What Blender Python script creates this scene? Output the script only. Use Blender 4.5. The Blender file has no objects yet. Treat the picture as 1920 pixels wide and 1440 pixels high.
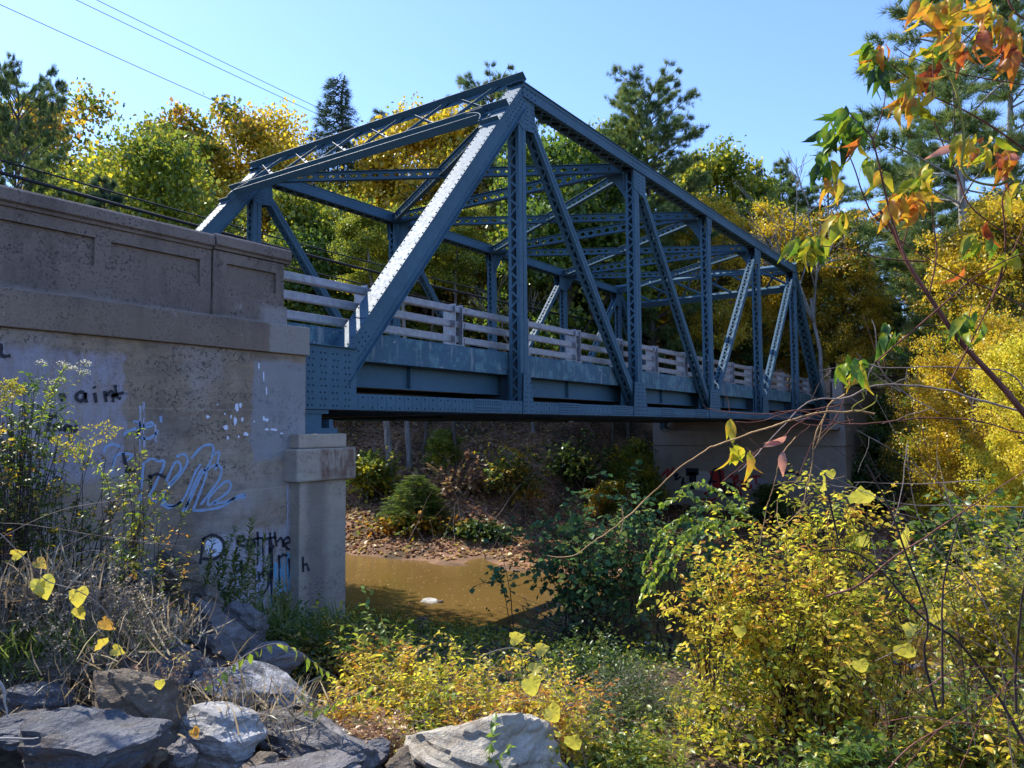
import bpy, math, random
import numpy as np
from mathutils import Vector, Matrix
R = math.radians
C = bpy.context.scene.collection
# ---------------------------------------------------------------- camera
CAM = np.array([-7.8665, -9.2420, -0.3497])
FW = np.array([0.821541, 0.566909, 0.060710]); RT = np.array([0.568379, -0.822719, -0.008892]); UP = np.array([-0.044906, -0.041811, 0.998116])
FPX = 1403.7
cam = bpy.data.cameras.new('camera'); co = bpy.data.objects.new('camera', cam); C.objects.link(co)
cam.sensor_width = 36; cam.lens = FPX * 36 / 1920; cam.clip_start = 0.05; cam.clip_end = 3000
co.matrix_world = Matrix(((RT[0], UP[0], -FW[0], CAM[0]), (RT[1], UP[1], -FW[1], CAM[1]), (RT[2], UP[2], -FW[2], CAM[2]), (0, 0, 0, 1)))
sc = bpy.context.scene; sc.camera = co
# ---------------------------------------------------------------- sky, sun, exposure
SUN_EL, SUN_AZ = 48.0, 86.0        # azimuth measured from +X towards +Y
sd = Vector((math.cos(R(SUN_EL)) * math.cos(R(SUN_AZ)), math.cos(R(SUN_EL)) * math.sin(R(SUN_AZ)), math.sin(R(SUN_EL))))
w = bpy.data.worlds.new('World'); sc.world = w; w.use_nodes = True
nt = w.node_tree; sky = nt.nodes.new('ShaderNodeTexSky'); sky.sky_type = 'NISHITA'; sky.sun_disc = False
sky.sun_elevation = R(SUN_EL); sky.sun_rotation = R(90 - SUN_AZ); sky.air_density = 1.0; sky.dust_density = 0.25; sky.ozone_density = 4.5; sky.altitude = 100
wb = nt.nodes.new('ShaderNodeMix'); wb.data_type = 'RGBA'; wb.blend_type = 'MULTIPLY'; wb.inputs[0].default_value = 1; wb.inputs[7].default_value = (.90, .93, 1.13, 1)   # camera white balance of the blue sky
nt.links.new(sky.outputs[0], wb.inputs[6]); nt.links.new(wb.outputs[2], nt.nodes['Background'].inputs[0]); nt.nodes['Background'].inputs[1].default_value = 0.15
sl = bpy.data.lights.new('sun', 'SUN'); sl.energy = 3.9; sl.angle = R(0.53); sl.color = (1, 0.94, 0.84)
so = bpy.data.objects.new('sun', sl); C.objects.link(so); so.rotation_euler = sd.to_track_quat('Z', 'Y').to_euler()
sc.view_settings.view_transform = 'Standard'; sc.view_settings.look = 'None'; sc.view_settings.gamma = 1; sc.view_settings.exposure = 1.08
sc.cycles.max_bounces = 6; sc.cycles.transparent_max_bounces = 6; sc.cycles.caustics_reflective = False; sc.cycles.caustics_refractive = False

def at_y(px, py, Y):
    d = FW + RT * (px - 960) / FPX + UP * (720 - py) / FPX
    return CAM + d * (Y - CAM[1]) / d[1]
def at_x(px, py, X):
    d = FW + RT * (px - 960) / FPX + UP * (720 - py) / FPX
    return CAM + d * (X - CAM[0]) / d[0]
def at_d(px, py, D):
    return CAM + (FW + RT * (px - 960) / FPX + UP * (720 - py) / FPX) * D

# ---------------------------------------------------------------- tagging
def tag(o, label=None, cat=None, group=None, kind=None):
    if label: o['label'] = label
    if cat: o['category'] = cat
    if group: o['group'] = group
    if kind: o['kind'] = kind
    return o
def thing(name, label, cat, loc=(0, 0, 0), group=None, rz=0):
    o = bpy.data.objects.new(name, None); C.objects.link(o); o.location = loc; o.rotation_euler = (0, 0, rz); o.empty_display_size = .2
    return tag(o, label, cat, group)
def link(name, me, mat=None, parent=None, loc=None):
    o = bpy.data.objects.new(name, me); C.objects.link(o)
    if mat is not None and len(me.materials) == 0: me.materials.append(mat)
    if parent is not None: o.parent = parent
    if loc is not None: o.location = loc
    return o
def raw_mesh(name, V, F4=None, F3=None, attr=None, smooth=False):
    me = bpy.data.meshes.new(name)
    V = np.asarray(V, np.float32); n4 = 0 if F4 is None else len(F4); n3 = 0 if F3 is None else len(F3)
    me.vertices.add(len(V)); me.vertices.foreach_set('co', V.ravel())
    idx = []
    if n4: idx.append(np.asarray(F4, np.int32).ravel())
    if n3: idx.append(np.asarray(F3, np.int32).ravel())
    idx = np.concatenate(idx); me.loops.add(len(idx)); me.loops.foreach_set('vertex_index', idx)
    me.polygons.add(n4 + n3)
    st = np.concatenate([np.arange(n4) * 4, n4 * 4 + np.arange(n3) * 3]).astype(np.int32)
    me.polygons.foreach_set('loop_start', st)
    if smooth: me.polygons.foreach_set('use_smooth', np.ones(n4 + n3, bool))
    if attr is not None:
        a = me.attributes.new('rnd', 'FLOAT', 'POINT'); a.data.foreach_set('value', np.asarray(attr, np.float32))
    me.update(calc_edges=True)
    return me

class MB:
    """collects polygons; build() links them as one mesh object"""
    def __init__(s): s.V = []; s.F = []; s.R = set()
    def add(s, vs, fs):
        n = len(s.V); s.V += [tuple(v) for v in vs]; s.F += [tuple(i + n for i in f) for f in fs]
    def box(s, x0, x1, y0, y1, z0, z1):
        s.add([(x, y, z) for x in (x0, x1) for y in (y0, y1) for z in (z0, z1)],
              [(0, 1, 3, 2), (4, 6, 7, 5), (0, 4, 5, 1), (2, 3, 7, 6), (0, 2, 6, 4), (1, 5, 7, 3)])
    def beam(s, a, b, u, wu, v, wv, ou=0, ov=0):
        """box from a to b, wu wide along unit u, wv thick along unit v, offset by ou, ov"""
        a = np.array(a, float); b = np.array(b, float); u = np.array(u, float); v = np.array(v, float)
        P = []
        for e in (a, b):
            for i in (-.5, .5):
                for j in (-.5, .5): P.append(e + u * (ou + i * wu) + v * (ov + j * wv))
        s.add(P, [(0, 1, 3, 2), (4, 6, 7, 5), (0, 4, 5, 1), (2, 3, 7, 6), (0, 2, 6, 4), (1, 5, 7, 3)])
    def prism(s, pts, n, t):
        """flat polygon pts extruded by t along n"""
        n = np.array(n, float); A = [np.array(p, float) for p in pts]; B = [p + n * t for p in A]; k = len(A)
        s.add(A + B, [tuple(range(k)), tuple(range(2 * k - 1, k - 1, -1))] + [(i, i + k, (i + 1) % k + k, (i + 1) % k) for i in range(k)])
    def rivet(s, p, n, r=.019, h=.015):
        n = np.array(n, float); n /= np.linalg.norm(n); a = np.cross(n, (0.3, 0.5, 0.81)); a /= np.linalg.norm(a); b = np.cross(n, a); p = np.array(p, float)
        P = [p + r * (a * math.cos(t) + b * math.sin(t)) for t in [i * math.pi / 3 for i in range(6)]]
        Q = [p + n * h + r * .55 * (a * math.cos(t) + b * math.sin(t)) for t in [i * math.pi / 3 for i in range(6)]]
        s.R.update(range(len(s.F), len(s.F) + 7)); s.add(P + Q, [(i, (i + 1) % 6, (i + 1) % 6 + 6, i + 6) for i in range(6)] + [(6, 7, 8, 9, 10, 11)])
    def tube(s, pts, r0, r1=None, n=6):
        r1 = r0 if r1 is None else r1; P = [np.array(p, float) for p in pts]; L = len(P); vs = []
        for i, p in enumerate(P):
            d = P[min(i + 1, L - 1)] - P[max(i - 1, 0)]; d /= np.linalg.norm(d) + 1e-9
            a = np.cross(d, (0.13, 0.2, 0.97)); a /= np.linalg.norm(a) + 1e-9; b = np.cross(d, a); r = r0 + (r1 - r0) * i / (L - 1)
            for k in range(n): t = 2 * math.pi * k / n; vs.append(p + r * (a * math.cos(t) + b * math.sin(t)))
        fs = [(i * n + k, i * n + (k + 1) % n, (i + 1) * n + (k + 1) % n, (i + 1) * n + k) for i in range(L - 1) for k in range(n)]
        s.add(vs, fs + [tuple(range(n - 1, -1, -1)), tuple(range((L - 1) * n, L * n))])
    def cyl(s, p, q, r, n=12): s.tube([p, q], r, r, n)
    def mesh(s, name, smooth=False):
        me = bpy.data.meshes.new(name); me.from_pydata(s.V, [], s.F); me.update()
        if smooth: me.polygons.foreach_set('use_smooth', np.ones(len(s.F), bool))
        return me
    def build(s, name, mat, parent=None, smooth=False, bevel=0):
        o = link(name, s.mesh(name, smooth), mat, parent)
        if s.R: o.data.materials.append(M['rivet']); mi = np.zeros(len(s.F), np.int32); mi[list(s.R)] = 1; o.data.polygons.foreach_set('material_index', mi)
        if bevel:
            m = o.modifiers.new('bevel', 'BEVEL'); m.width = bevel; m.segments = 2; m.limit_method = 'ANGLE'
        return o

# ---------------------------------------------------------------- material helper
class NT:
    def __init__(s, name):
        s.m = bpy.data.materials.new(name); s.m.use_nodes = True; s.t = s.m.node_tree; s.t.nodes.clear()
        s.out = s.n('ShaderNodeOutputMaterial'); s.tc = s.n('ShaderNodeTexCoord'); s.P = s.tc.outputs['Object']
    def n(s, typ, **k):
        x = s.t.nodes.new(typ)
        for a, b in k.items(): setattr(x, a, b)
        return x
    def put(s, sock, v):
        if hasattr(v, 'links') or isinstance(v, bpy.types.NodeSocket): s.t.links.new(v, sock)
        else:
            if isinstance(v, (tuple, list)) and len(v) == 3 and sock.type == 'RGBA': v = (*v, 1)
            sock.default_value = v
    def noise(s, scale, detail=5, rough=.55, vec=None, dist=0, out=0):
        x = s.n('ShaderNodeTexNoise'); x.inputs['Scale'].default_value = scale; x.inputs['Detail'].default_value = detail
        x.inputs['Roughness'].default_value = rough; x.inputs['Distortion'].default_value = dist; s.put(x.inputs['Vector'], vec or s.P); return x.outputs[out]
    def voro(s, scale, feature='F1', vec=None, rnd=1):
        x = s.n('ShaderNodeTexVoronoi', feature=feature); x.inputs['Scale'].default_value = scale; x.inputs['Randomness'].default_value = rnd; s.put(x.inputs['Vector'], vec or s.P); return x
    def map(s, sc=(1, 1, 1), loc=(0, 0, 0), rot=(0, 0, 0), vec=None):
        x = s.n('ShaderNodeMapping'); x.inputs['Scale'].default_value = sc; x.inputs['Location'].default_value = loc; x.inputs['Rotation'].default_value = rot; s.put(x.inputs['Vector'], vec or s.P); return x.outputs[0]
    def math(s, op, a, b=0.0, clamp=False):
        x = s.n('ShaderNodeMath', operation=op, use_clamp=clamp); s.put(x.inputs[0], a); s.put(x.inputs[1], b); return x.outputs[0]
    def mr(s, v, a, b, c=0.0, d=1.0):
        x = s.n('ShaderNodeMapRange'); x.inputs[1].default_value = a; x.inputs[2].default_value = b; x.inputs[3].default_value = c; x.inputs[4].default_value = d; s.put(x.inputs[0], v); return x.outputs[0]
    def mix(s, f, a, b, mode='MIX'):
        x = s.n('ShaderNodeMix', data_type='RGBA', blend_type=mode); s.put(x.inputs[0], f); s.put(x.inputs[6], a); s.put(x.inputs[7], b); return x.outputs[2]
    def ramp(s, v, stops, interp='LINEAR'):
        x = s.n('ShaderNodeValToRGB'); r = x.color_ramp; r.interpolation = interp
        while len(r.elements) < len(stops): r.elements.new(.5)
        for e, (p, c) in zip(r.elements, stops): e.position = p; e.color = (*c, 1)
        s.put(x.inputs[0], v); return x.outputs[0]
    def xyz(s, vec=None):
        x = s.n('ShaderNodeSeparateXYZ'); s.put(x.inputs[0], vec or s.P); return x.outputs
    def band(s, v, a, b, e=.02):
        """soft 1 between a and b"""
        return s.math('MULTIPLY', s.mr(v, a - e, a + e), s.mr(v, b - e, b + e, 1, 0))
    def bump(s, h, strength=.4, dist=.02, nrm=None):
        x = s.n('ShaderNodeBump'); x.inputs['Strength'].default_value = strength; x.inputs['Distance'].default_value = dist; s.put(x.inputs['Height'], h)
        if nrm: s.put(x.inputs['Normal'], nrm)
        return x.outputs[0]
    def bsdf(s, col, rough=.8, nrm=None, spec=.4, metal=0.0):
        x = s.n('ShaderNodeBsdfPrincipled'); s.put(x.inputs['Base Color'], col); s.put(x.inputs['Roughness'], rough); x.inputs['Specular IOR Level'].default_value = spec; x.inputs['Metallic'].default_value = metal
        if nrm: s.put(x.inputs['Normal'], nrm)
        s.last = x; return x.outputs[0]
    def done(s, sh): s.t.links.new(sh, s.out.inputs[0]); return s.m

def steel_mat(name, base, chips=0.0):
    m = NT(name); n1 = m.noise(.9, 6, .6); n2 = m.noise(14, 5, .6)
    c = m.mix(m.mr(n1, .3, .75), base, tuple(v * 1.35 for v in base)); c = m.mix(m.mr(n2, .45, .7, 0, .35), c, tuple(v * .7 for v in base))
    st = m.noise(1, 5, .7, vec=m.map((9, 9, .7))); c = m.mix(m.mr(st, .56, .75, 0, .3), c, (.10, .14, .17))
    ru = m.noise(2.6, 8, .75, vec=m.map((1, 1, 1), (3, 9, 2))); c = m.mix(m.mr(ru, .66, .72, 0, .75), c, (.10, .05, .03))
    if chips:
        k = m.noise(3.2, 8, .72); c = m.mix(m.mr(k, .5, .56), c, (.085, .18, .21))
        k2 = m.noise(6, 9, .75, vec=m.map((1, 1, 1.6), (4, 2, 1))); c = m.mix(m.mr(k2, .63, .645), c, (.42, .38, .33))
        k3 = m.noise(1.5, 6, .7, vec=m.map((5, 5, .8), (1, 7, 1))); c = m.mix(m.mr(k3, .55, .66, 0, .7), c, (.24, .28, .28))
    return m.done(m.bsdf(c, m.mr(n2, .3, .7, .54, .66), m.bump(n2, .05, .006), .22))
M = {}
M['steel'] = steel_mat('blue_steel_paint', (.046, .100, .140))
M['rivet'] = steel_mat('shadow_dark_rivet_heads', (.022, .046, .066))  # the small shadows at the rivets are put into this darker head colour
M['curb'] = steel_mat('blue_painted_concrete', (.042, .095, .135), 1.0)
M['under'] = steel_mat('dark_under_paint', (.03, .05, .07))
m = NT('galvanised_rail'); n1 = m.noise(9, 6, .65); v = m.voro(30).outputs['Color']
c = m.mix(m.mr(n1, .35, .7), (.20, .20, .22), (.32, .32, .34)); c = m.mix(.12, c, v, 'OVERLAY')
M['rail'] = m.done(m.bsdf(c, .5, m.bump(n1, .1, .01), .5, .35))

def concrete(name, kind):
    m = NT(name); X, Y, Z = m.xyz()
    big = m.noise(.55, 6, .6); mid = m.noise(3.5, 6, .65); fine = m.noise(55, 4, .7); stv = m.noise(1, 6, .65, vec=m.map((3.2, 3.2, .35)))
    lay = m.noise(1, 5, .6, vec=m.map((.5, .5, 5.5)))
    if kind == 'parapet':
        c = m.mix(m.mr(big, .35, .65), (.155, .12, .098), (.25, .20, .165)); c = m.mix(m.mr(mid, .5, .72, 0, .7), c, (.24, .19, .16)); agg = (.065, .055, .058)
        pit = m.noise(26, 3, .8); pm = m.math('MULTIPLY', m.mr(pit, .56, .62), m.mr(m.noise(2.2, 3, .6), .40, .60, .15, 1)); c = m.mix(pm, c, agg)
        sp = m.voro(75); c = m.mix(m.mr(sp.outputs['Distance'], .12, .22, .5, 0), c, (.30, .25, .22))
        eff = m.mr(m.noise(1.6, 8, .75, vec=m.map((1, 1, 1), (3, 1, 8))), .63, .68); c = m.mix(m.math('MULTIPLY', eff, .5), c, (.42, .39, .37))
        dr_ = m.noise(1, 6, .7, vec=m.map((2.2, 2.2, .5), (5, 1, 2))); c = m.mix(m.mr(dr_, .5, .7, 0, .6), c, (.08, .062, .055))
        ev = m.math('ADD', Z, m.math('MULTIPLY', m.noise(1.8, 5, .7), .16)); c = m.mix(m.math('MULTIPLY', m.band(ev, 1.28, 1.33, .03), .55), c, (.36, .32, .30)); c = m.mix(m.math('MULTIPLY', m.mr(ev, 1.34, 1.1), .35), c, (.30, .22, .15))
        rp0 = m.math('ADD', X, m.math('MULTIPLY', m.noise(3, 6, .7), .35)); c = m.mix(m.math('MULTIPLY', m.mr(rp0, -.98, -.93), m.mr(Z, 1.25, 1.2, 0, .8)), c, (.33, .30, .27)); c = m.mix(m.math('MULTIPLY', m.mr(rp0, -1.0, -.9), m.math('MULTIPLY', m.mr(Z, 1.52, 1.42), m.mr(Z, 1.2, 1.24, 0, .6))), c, (.36, .34, .33))
        vc = m.noise(1, 6, .8, vec=m.map((6, 6, 1.2), (8, 2, 2))); c = m.mix(m.mr(vc, .655, .675, 0, .6), c, (.45, .42, .40))
        h = m.math('SUBTRACT', m.math('ADD', mid, m.math('MULTIPLY', fine, .5)), m.math('MULTIPLY', pm, 1.2)); bs = .55
    else:
        c = m.mix(m.mr(big, .38, .62), (.29, .225, .16), (.43, .35, .27)); c = m.mix(m.mr(mid, .42, .66, 0, .55), c, (.25, .185, .125)); c = m.mix(m.mr(stv, .45, .75, 0, .6), c, (.17, .13, .10)); c = m.mix(m.mr(lay, .48, .64, 0, .6), c, (.36, .25, .165)); c = m.mix(m.mr(m.noise(12, 6, .75), .52, .68, 0, .5), c, (.14, .105, .08))
        c = m.mix(m.mr(m.noise(.8, 5, .6, vec=m.map((1, 1, 1), (9, 3, 2))), .5, .66, 0, .6), c, (.36, .34, .34))
        pit = m.noise(30, 3, .8); zone = m.mr(m.noise(1, 4, .6, vec=m.map((.9, .9, 2.6), (2, 5, 3))), .48, .6, .03, 1); pm = m.math('MULTIPLY', m.mr(pit, .57, .62), zone); c = m.mix(pm, c, (.10, .08, .065))
        dk = m.mr(m.noise(1.1, 6, .7, vec=m.map((1, 1, 1.8), (1, 8, 4))), .50, .68, 0, .7); c = m.mix(dk, c, (.12, .092, .075))
        for z in (-.05, -.62, -1.15, -1.72):      # horizontal pour seams
            wv = m.math('ADD', Z, m.math('MULTIPLY', m.noise(1.3, 3, .5), .10)); c = m.mix(m.math('MULTIPLY', m.band(wv, z + .045, z + .055, .012), .45), c, (.5, .42, .35))
        brd = m.math('ABSOLUTE', m.math('SINE', m.math('MULTIPLY', m.math('ADD', Z, m.math('MULTIPLY', m.noise(.8, 2, .5), .03)), 17.0))); c = m.mix(m.mr(brd, .0, .08, .4, 0), c, (.12, .09, .07))
        ck = m.voro(.75, 'DISTANCE_TO_EDGE', vec=m.map((1, 1, .8), (2, 0, 3)), rnd=.9) if False else None
        if kind == 'wall':
            wob = m.math('ADD', X, m.math('MULTIPLY', m.noise(2.6, 6, .7), .42)); wz = m.math('ADD', Z, m.math('MULTIPLY', m.noise(3.5, 5, .7), .3))
            lilac = m.math('MULTIPLY', m.band(wob, -9, -2.93, .02), m.band(wz, -.75, .72, .05)); c = m.mix(m.math('MULTIPLY', lilac, m.mr(m.noise(7, 6, .7, vec=m.map((2, 2, .5))), .35, .6, .25, .8)), c, (.36, .345, .42))
            gp = m.math('MULTIPLY', m.band(wob, -1.13, -.2, .02), m.band(wz, -.62, .82, .03)); c = m.mix(m.math('MULTIPLY', gp, .72), c, m.mix(stv, (.20, .21, .23), (.36, .37, .40)))
            lp = m.math('MULTIPLY', m.band(wob, -1.72, -.52, .03), m.band(wz, -3.4, -1.55, .06)); c = m.mix(m.math('MULTIPLY', lp, m.mr(m.noise(1, 6, .7, vec=m.map((16, 16, .8))), .42, .6, 0, .7)), c, (.47, .46, .56))
            ed = m.math('MULTIPLY', m.band(X, -.72, -.4, .02), m.band(wz, -2.6, -.9, .1)); c = m.mix(m.math('MULTIPLY', ed, .45), c, (.46, .45, .52))
        if kind in ('pier', 'plain'): c = m.mix(.42, c, (.52, .45, .36) if kind == 'pier' else (.5, .47, .43))
        if kind == 'pier':
            wob = m.math('ADD', X, m.math('MULTIPLY', m.noise(5, 5, .7), .25)); rs = m.math('MULTIPLY', m.band(wob, -.25, .45, .04), m.band(Z, -1.06, -.6, .05))
            c = m.mix(m.math('MULTIPLY', rs, m.mr(m.noise(5, 5, .7, vec=m.map((2, 2, .7))), .38, .58, .1, .8)), c, (.135, .055, .035))
            ds = m.math('MULTIPLY', m.band(wob, -.42, -.05, .08), m.mr(Z, -1.05, -1.1)); c = m.mix(m.math('MULTIPLY', ds, .5), c, (.10, .085, .075))
        h = m.math('SUBTRACT', m.math('ADD', mid, m.math('MULTIPLY', fine, .25)), m.math('MULTIPLY', pm, .9)); bs = .7
    c = m.mix(m.mr(fine, .3, .75, .25, 0), c, (.05, .045, .04))
    return m.done(m.bsdf(c, .92, m.bump(h, bs, .02), .2))
M['parapet'] = concrete('weathered_brown_concrete', 'parapet'); M['wall'] = concrete('stained_grey_concrete', 'wall'); M['pier'] = concrete('rust_stained_concrete', 'pier'); M['conc'] = concrete('far_concrete', 'plain')
def plain(name, col, rough=.8, spec=.3, var=.25, sc=8):
    m = NT(name); n1 = m.noise(sc, 6, .6); c = m.mix(n1, tuple(v * (1 - var) for v in col), tuple(v * (1 + var) for v in col)); return m.done(m.bsdf(c, rough, m.bump(n1, .2, .01), spec))
M['asphalt'] = plain('asphalt', (.055, .055, .058), .9)
M['pole'] = plain('weathered_grey_pole', (.30, .29, .27)); M['wire'] = plain('black_cable', (.02, .02, .022), .6)
def paint(name, col, cover=.8, streak=False):
    """spray paint, worn through in places"""
    m = NT(name); n1 = m.noise(70 if not streak else 12, 6, .8, vec=None if not streak else m.map((4, 4, .4)))
    t = m.n('ShaderNodeBsdfTransparent'); x = m.n('ShaderNodeMixShader'); m.put(x.inputs[0], m.mr(n1, .62 - cover * .35, .66 - cover * .3)); m.t.links.new(t.outputs[0], x.inputs[1]); m.t.links.new(m.bsdf(col, .7), x.inputs[2]); return m.done(x.outputs[0])
M['p_over'] = paint('black_overspray', (.03, .03, .035), .12); M['p_black'] = paint('black_spray_paint', (.02, .02, .028), .95); M['p_blue'] = paint('pale_blue_spray_paint', (.25, .36, .54), .68); M['p_cyan'] = paint('cyan_paint_drips', (.10, .38, .58), .6, True)
M['p_white'] = paint('white_paint_splash', (.62, .66, .78), .8); M['p_lilac'] = paint('lilac_paint', (.38, .38, .48), .55, True); M['p_red'] = paint('red_spray_paint', (.42, .03, .03), .8); M['p_grey'] = paint('grey_white_paint', (.5, .5, .52), .85)
# ================================================================ BRIDGE
PAN, HT, YW = 6.1, 7.63, 10.04
def unit(v): v = np.array(v, float); return v / np.linalg.norm(v)
def lace(mb, a, b, u, w, v, ov, pitch, double=True, sw=.055, t=.008):
    """crossing lattice strips between the two edges of a member"""
    a = np.array(a, float); b = np.array(b, float); d = b - a; L = np.linalg.norm(d); d /= L; n = max(1, int(round(L / pitch)))
    for i in range(n):
        for sgn in ((1, -1) if double else ((1,) if i % 2 else (-1,))):
            p = a + d * L * i / n - u * w / 2 * sgn; q = a + d * L * (i + 1) / n + u * w / 2 * sgn; e = unit(q - p)
            mb.beam(p, q, np.cross(v, e), sw, v, t, 0, ov + (t if sgn > 0 else 0))
def rivet_row(mb, a, b, n, sp, **k):
    k.setdefault('r', .019); k.setdefault('h', .015)
    a = np.array(a, float); b = np.array(b, float); L = np.linalg.norm(b - a)
    for i in range(int(L / sp) + 1): mb.rivet(a + (b - a) * (i + .5) * sp / L if (i + .5) * sp < L else b, n, **k)
bridge = thing('truss_bridge', 'blue grey riveted steel truss bridge with lattice braces spanning the brown river', 'bridge')
S = M['steel']
def truss(near):
    Y = (lambda y: y) if near else (lambda y: YW - y)
    sg = 1 if near else -1; OUT = np.array([0, -1. * sg, 0]); INN = -OUT; yc = Y(.21)
    def rv(mb, x, y, z, n, **k): mb.rivet((x, Y(y), z), n, **k)
    # ---- end posts
    for far_end in (False, True):
        X = (lambda x: x) if not far_end else (lambda x: 36.6 - x); mb = MB()
        a = np.array([X(.02), yc, .18]); b = np.array([X(6.14), yc, 7.63]); d = unit(b - a); nrm = np.array([-d[2], 0, d[0]]) * (1 if not far_end else -1)
        if nrm[2] < 0: nrm = -nrm
        a2 = a + d * .55
        mb.beam(a2 + d * .3, b, INN, .44, nrm, .014, 0, -.007)                         # cover plate
        for s in (-1, 1):
            mb.beam(a2, b - d * .1, nrm, .40, INN, .014, -.215, s * .17)                    # webs
            mb.beam(a2 + d * .1, b - d * .45, INN, .09, nrm, .012, s * .205, -.42)           # bottom flange angles
            mb.beam(a2 + d * .1, b - d * .45, nrm, .085, INN, .012, -.375, s * .183)
            mb.beam(a2 + d * .1, b - d * .2, nrm, .085, INN, .012, -.055, s * .183)
            rivet_row(mb, a2 + d * .4 + INN * s * .185, b - d * .1 + INN * s * .185, nrm, .155)
            rivet_row(mb, a2 + d * .9 + INN * s * .235 - nrm * .425, b - d * .8 + INN * s * .235 - nrm * .425, -nrm, .2)
        lace(mb, a2 + d * .6, b - d * .7, INN, .34, nrm, -.425, .42)
        for i in range(7):                                             # splice rivets near the foot and head
            for j in range(3): mb.rivet(a2 + d * (1.25 + .01 * i) + INN * (-.12 + .04 * i) - nrm * 0, nrm, r=.012)
        for s in (-1, 1):
            for i in range(9):
                for j in range(3): mb.rivet(b - d * (.25 + .13 * i + .03 * j) - nrm * (.10 + .1 * j) + INN * s * .178, INN * s)
            for i in range(9):
                for j in range(4): mb.rivet(a2 + d * (.12 + .12 * i) - nrm * (.08 + .09 * j) + INN * s * .178, INN * s)
        mb.build('end_post', S, bridge)
    # ---- top chord
    mb = MB(); x0, x1 = 6.0, 30.6
    mb.beam((x0, yc, HT), (x1, yc, HT), INN, .46, (0, 0, 1), .016, 0, -.008)
    for s in (-1, 1):
        mb.beam((x0 + .1, yc, HT), (x1 - .1, yc, HT), (0, 0, 1), .325, INN, .014, -.18, s * .18)
        mb.beam((x0 + .1, yc, HT), (x1 - .1, yc, HT), (0, 0, 1), .08, INN, .012, -.06, s * .194)
        mb.beam((x0 + .1, yc, HT), (x1 - .1, yc, HT), INN, .09, (0, 0, 1), .012, s * .165, -.345)
        rivet_row(mb, (x0 + .2, yc + s * .21, HT - .33 - .02), (x1 - .2, yc + s * .21, HT - .35), (0, 0, -1), .17)
        for k in range(1, 6):
            for i in range(7):
                for j in range(2): mb.rivet((PAN * k - .5 + .17 * i, yc + INN[1] * s * .2, HT - .13 - .13 * j), INN * s)
    for k in range(4):
        lace(mb, (x0 + .55 + PAN * k, yc, HT), (x0 + PAN * (k + 1) - .35, yc, HT), INN, .36, (0, 0, 1), -.36, .42, True, .06)
        for xx in (x0 + .3 + PAN * k, x0 - .15 + PAN * (k + 1)): mb.box(xx, xx + .42, yc - .2, yc + .2, HT - .366, HT - .356)
    mb.build('top_chord', S, bridge)
    # ---- bottom chord
    mb = MB()
    for s in (-1, 1):
        mb.beam((-.14, yc, .14), (36.75, yc, .14), (0, 0, 1), .27, INN, .016, 0, s * .19)
        mb.beam((-.14, yc, .0), (36.75, yc, .0), INN, .10, (0, 0, 1), .012, s * .15, .006)
        mb.beam((.9, yc, .0), (35.7, yc, .0), INN, .10, (0, 0, 1), .012, s * .15, .262)
        x = 1.0; i = 0
        while x < 35.6:
            mb.beam((x, yc, .14), (x + .20, yc, .14), (0, 0, 1), .25, INN, .006, 0, s * .2005)
            for z in (.05, .22): mb.rivet((x + .1, yc + INN[1] * s * .2035, z), INN * s)
            x += .225
        for k in range(6):
            for xx in (4.2, 1.4):
                X0 = PAN * k + xx
                if k in (0, 5) and xx < 2: continue
                mb.beam((X0, yc, .14), (X0 + .95, yc, .14), (0, 0, 1), .285, INN, .012, 0, s * .210)
                for i in range(12):
                    for z in (.045, .1, .18, .235): mb.rivet((X0 + .05 + .077 * i, yc + INN[1] * s * .216, z), INN * s, r=.015)
    lace(mb, (.9, yc, .0), (35.7, yc, .0), INN, .3, (0, 0, 1), -.004, .5, True, .06)
    mb.build('bottom_chord', S, bridge)
    # ---- bearing shoes
    for xe in (0.05, 36.55):
        g = MB(); g.box(xe - .16, xe + .5, Y(.02) if near else Y(.4), Y(.4) if near else Y(.02), -.385, -.30); g.box(xe - .14, xe + .2, min(Y(.06), Y(.36)), max(Y(.06), Y(.36)), -.30, -.07)
        g.box(xe - .16, xe + .32, min(Y(.03), Y(.39)), max(Y(.03), Y(.39)), -.07, -.006); g.box(xe + .36, xe + .44, min(Y(.06), Y(.3)), max(Y(.06), Y(.3)), -.30, -.16)
        g.build('bearing_shoe', S, bridge)
    # ---- posts and diagonals : two channels joined by zigzag lacing
    def member(a, b, wx, t0, t1, nm):
        a = np.array([a[0], 0, a[1]], float); b = np.array([b[0], 0, b[1]], float); d = unit(b - a); u = np.array([d[2], 0, -d[0]]); g = MB()
        ya, yb = Y(t0), Y(t1)
        for yy, s in ((ya, 1), (yb, -1)):
            o = np.array([0, yy, 0]); q = s * sg
            for k in (-1, 1):
                g.beam(a + o, b + o, u, wx / 2 - .012, (0, 1, 0), .012, k * (wx / 4 + .004), q * .006)          # the two angles, slot between
                g.beam(a + o, b + o, u, .012, (0, 1, 0), .085, k * (wx / 2 - .006), q * .045)                # flanges
            g.beam(a + o, b + o, u, .05, (0, 1, 0), .008, 0, q * .03)
        ym = (ya + yb) / 2; o = np.array([0, ym, 0])
        for k in (-1, 1):
            lace(g, a + o + d * .25, b + o - d * .25, np.array([0, 1., 0]), abs(yb - ya) - .08, u, k * (wx / 2 + .002), .21, False, .045)
        return g.build(nm, S, bridge)
    for k in range(1, 6): member((PAN * k, .02), (PAN * k, HT - .35), .30 if k < 3 else .27, .054, .362, 'vertical_post')
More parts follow.
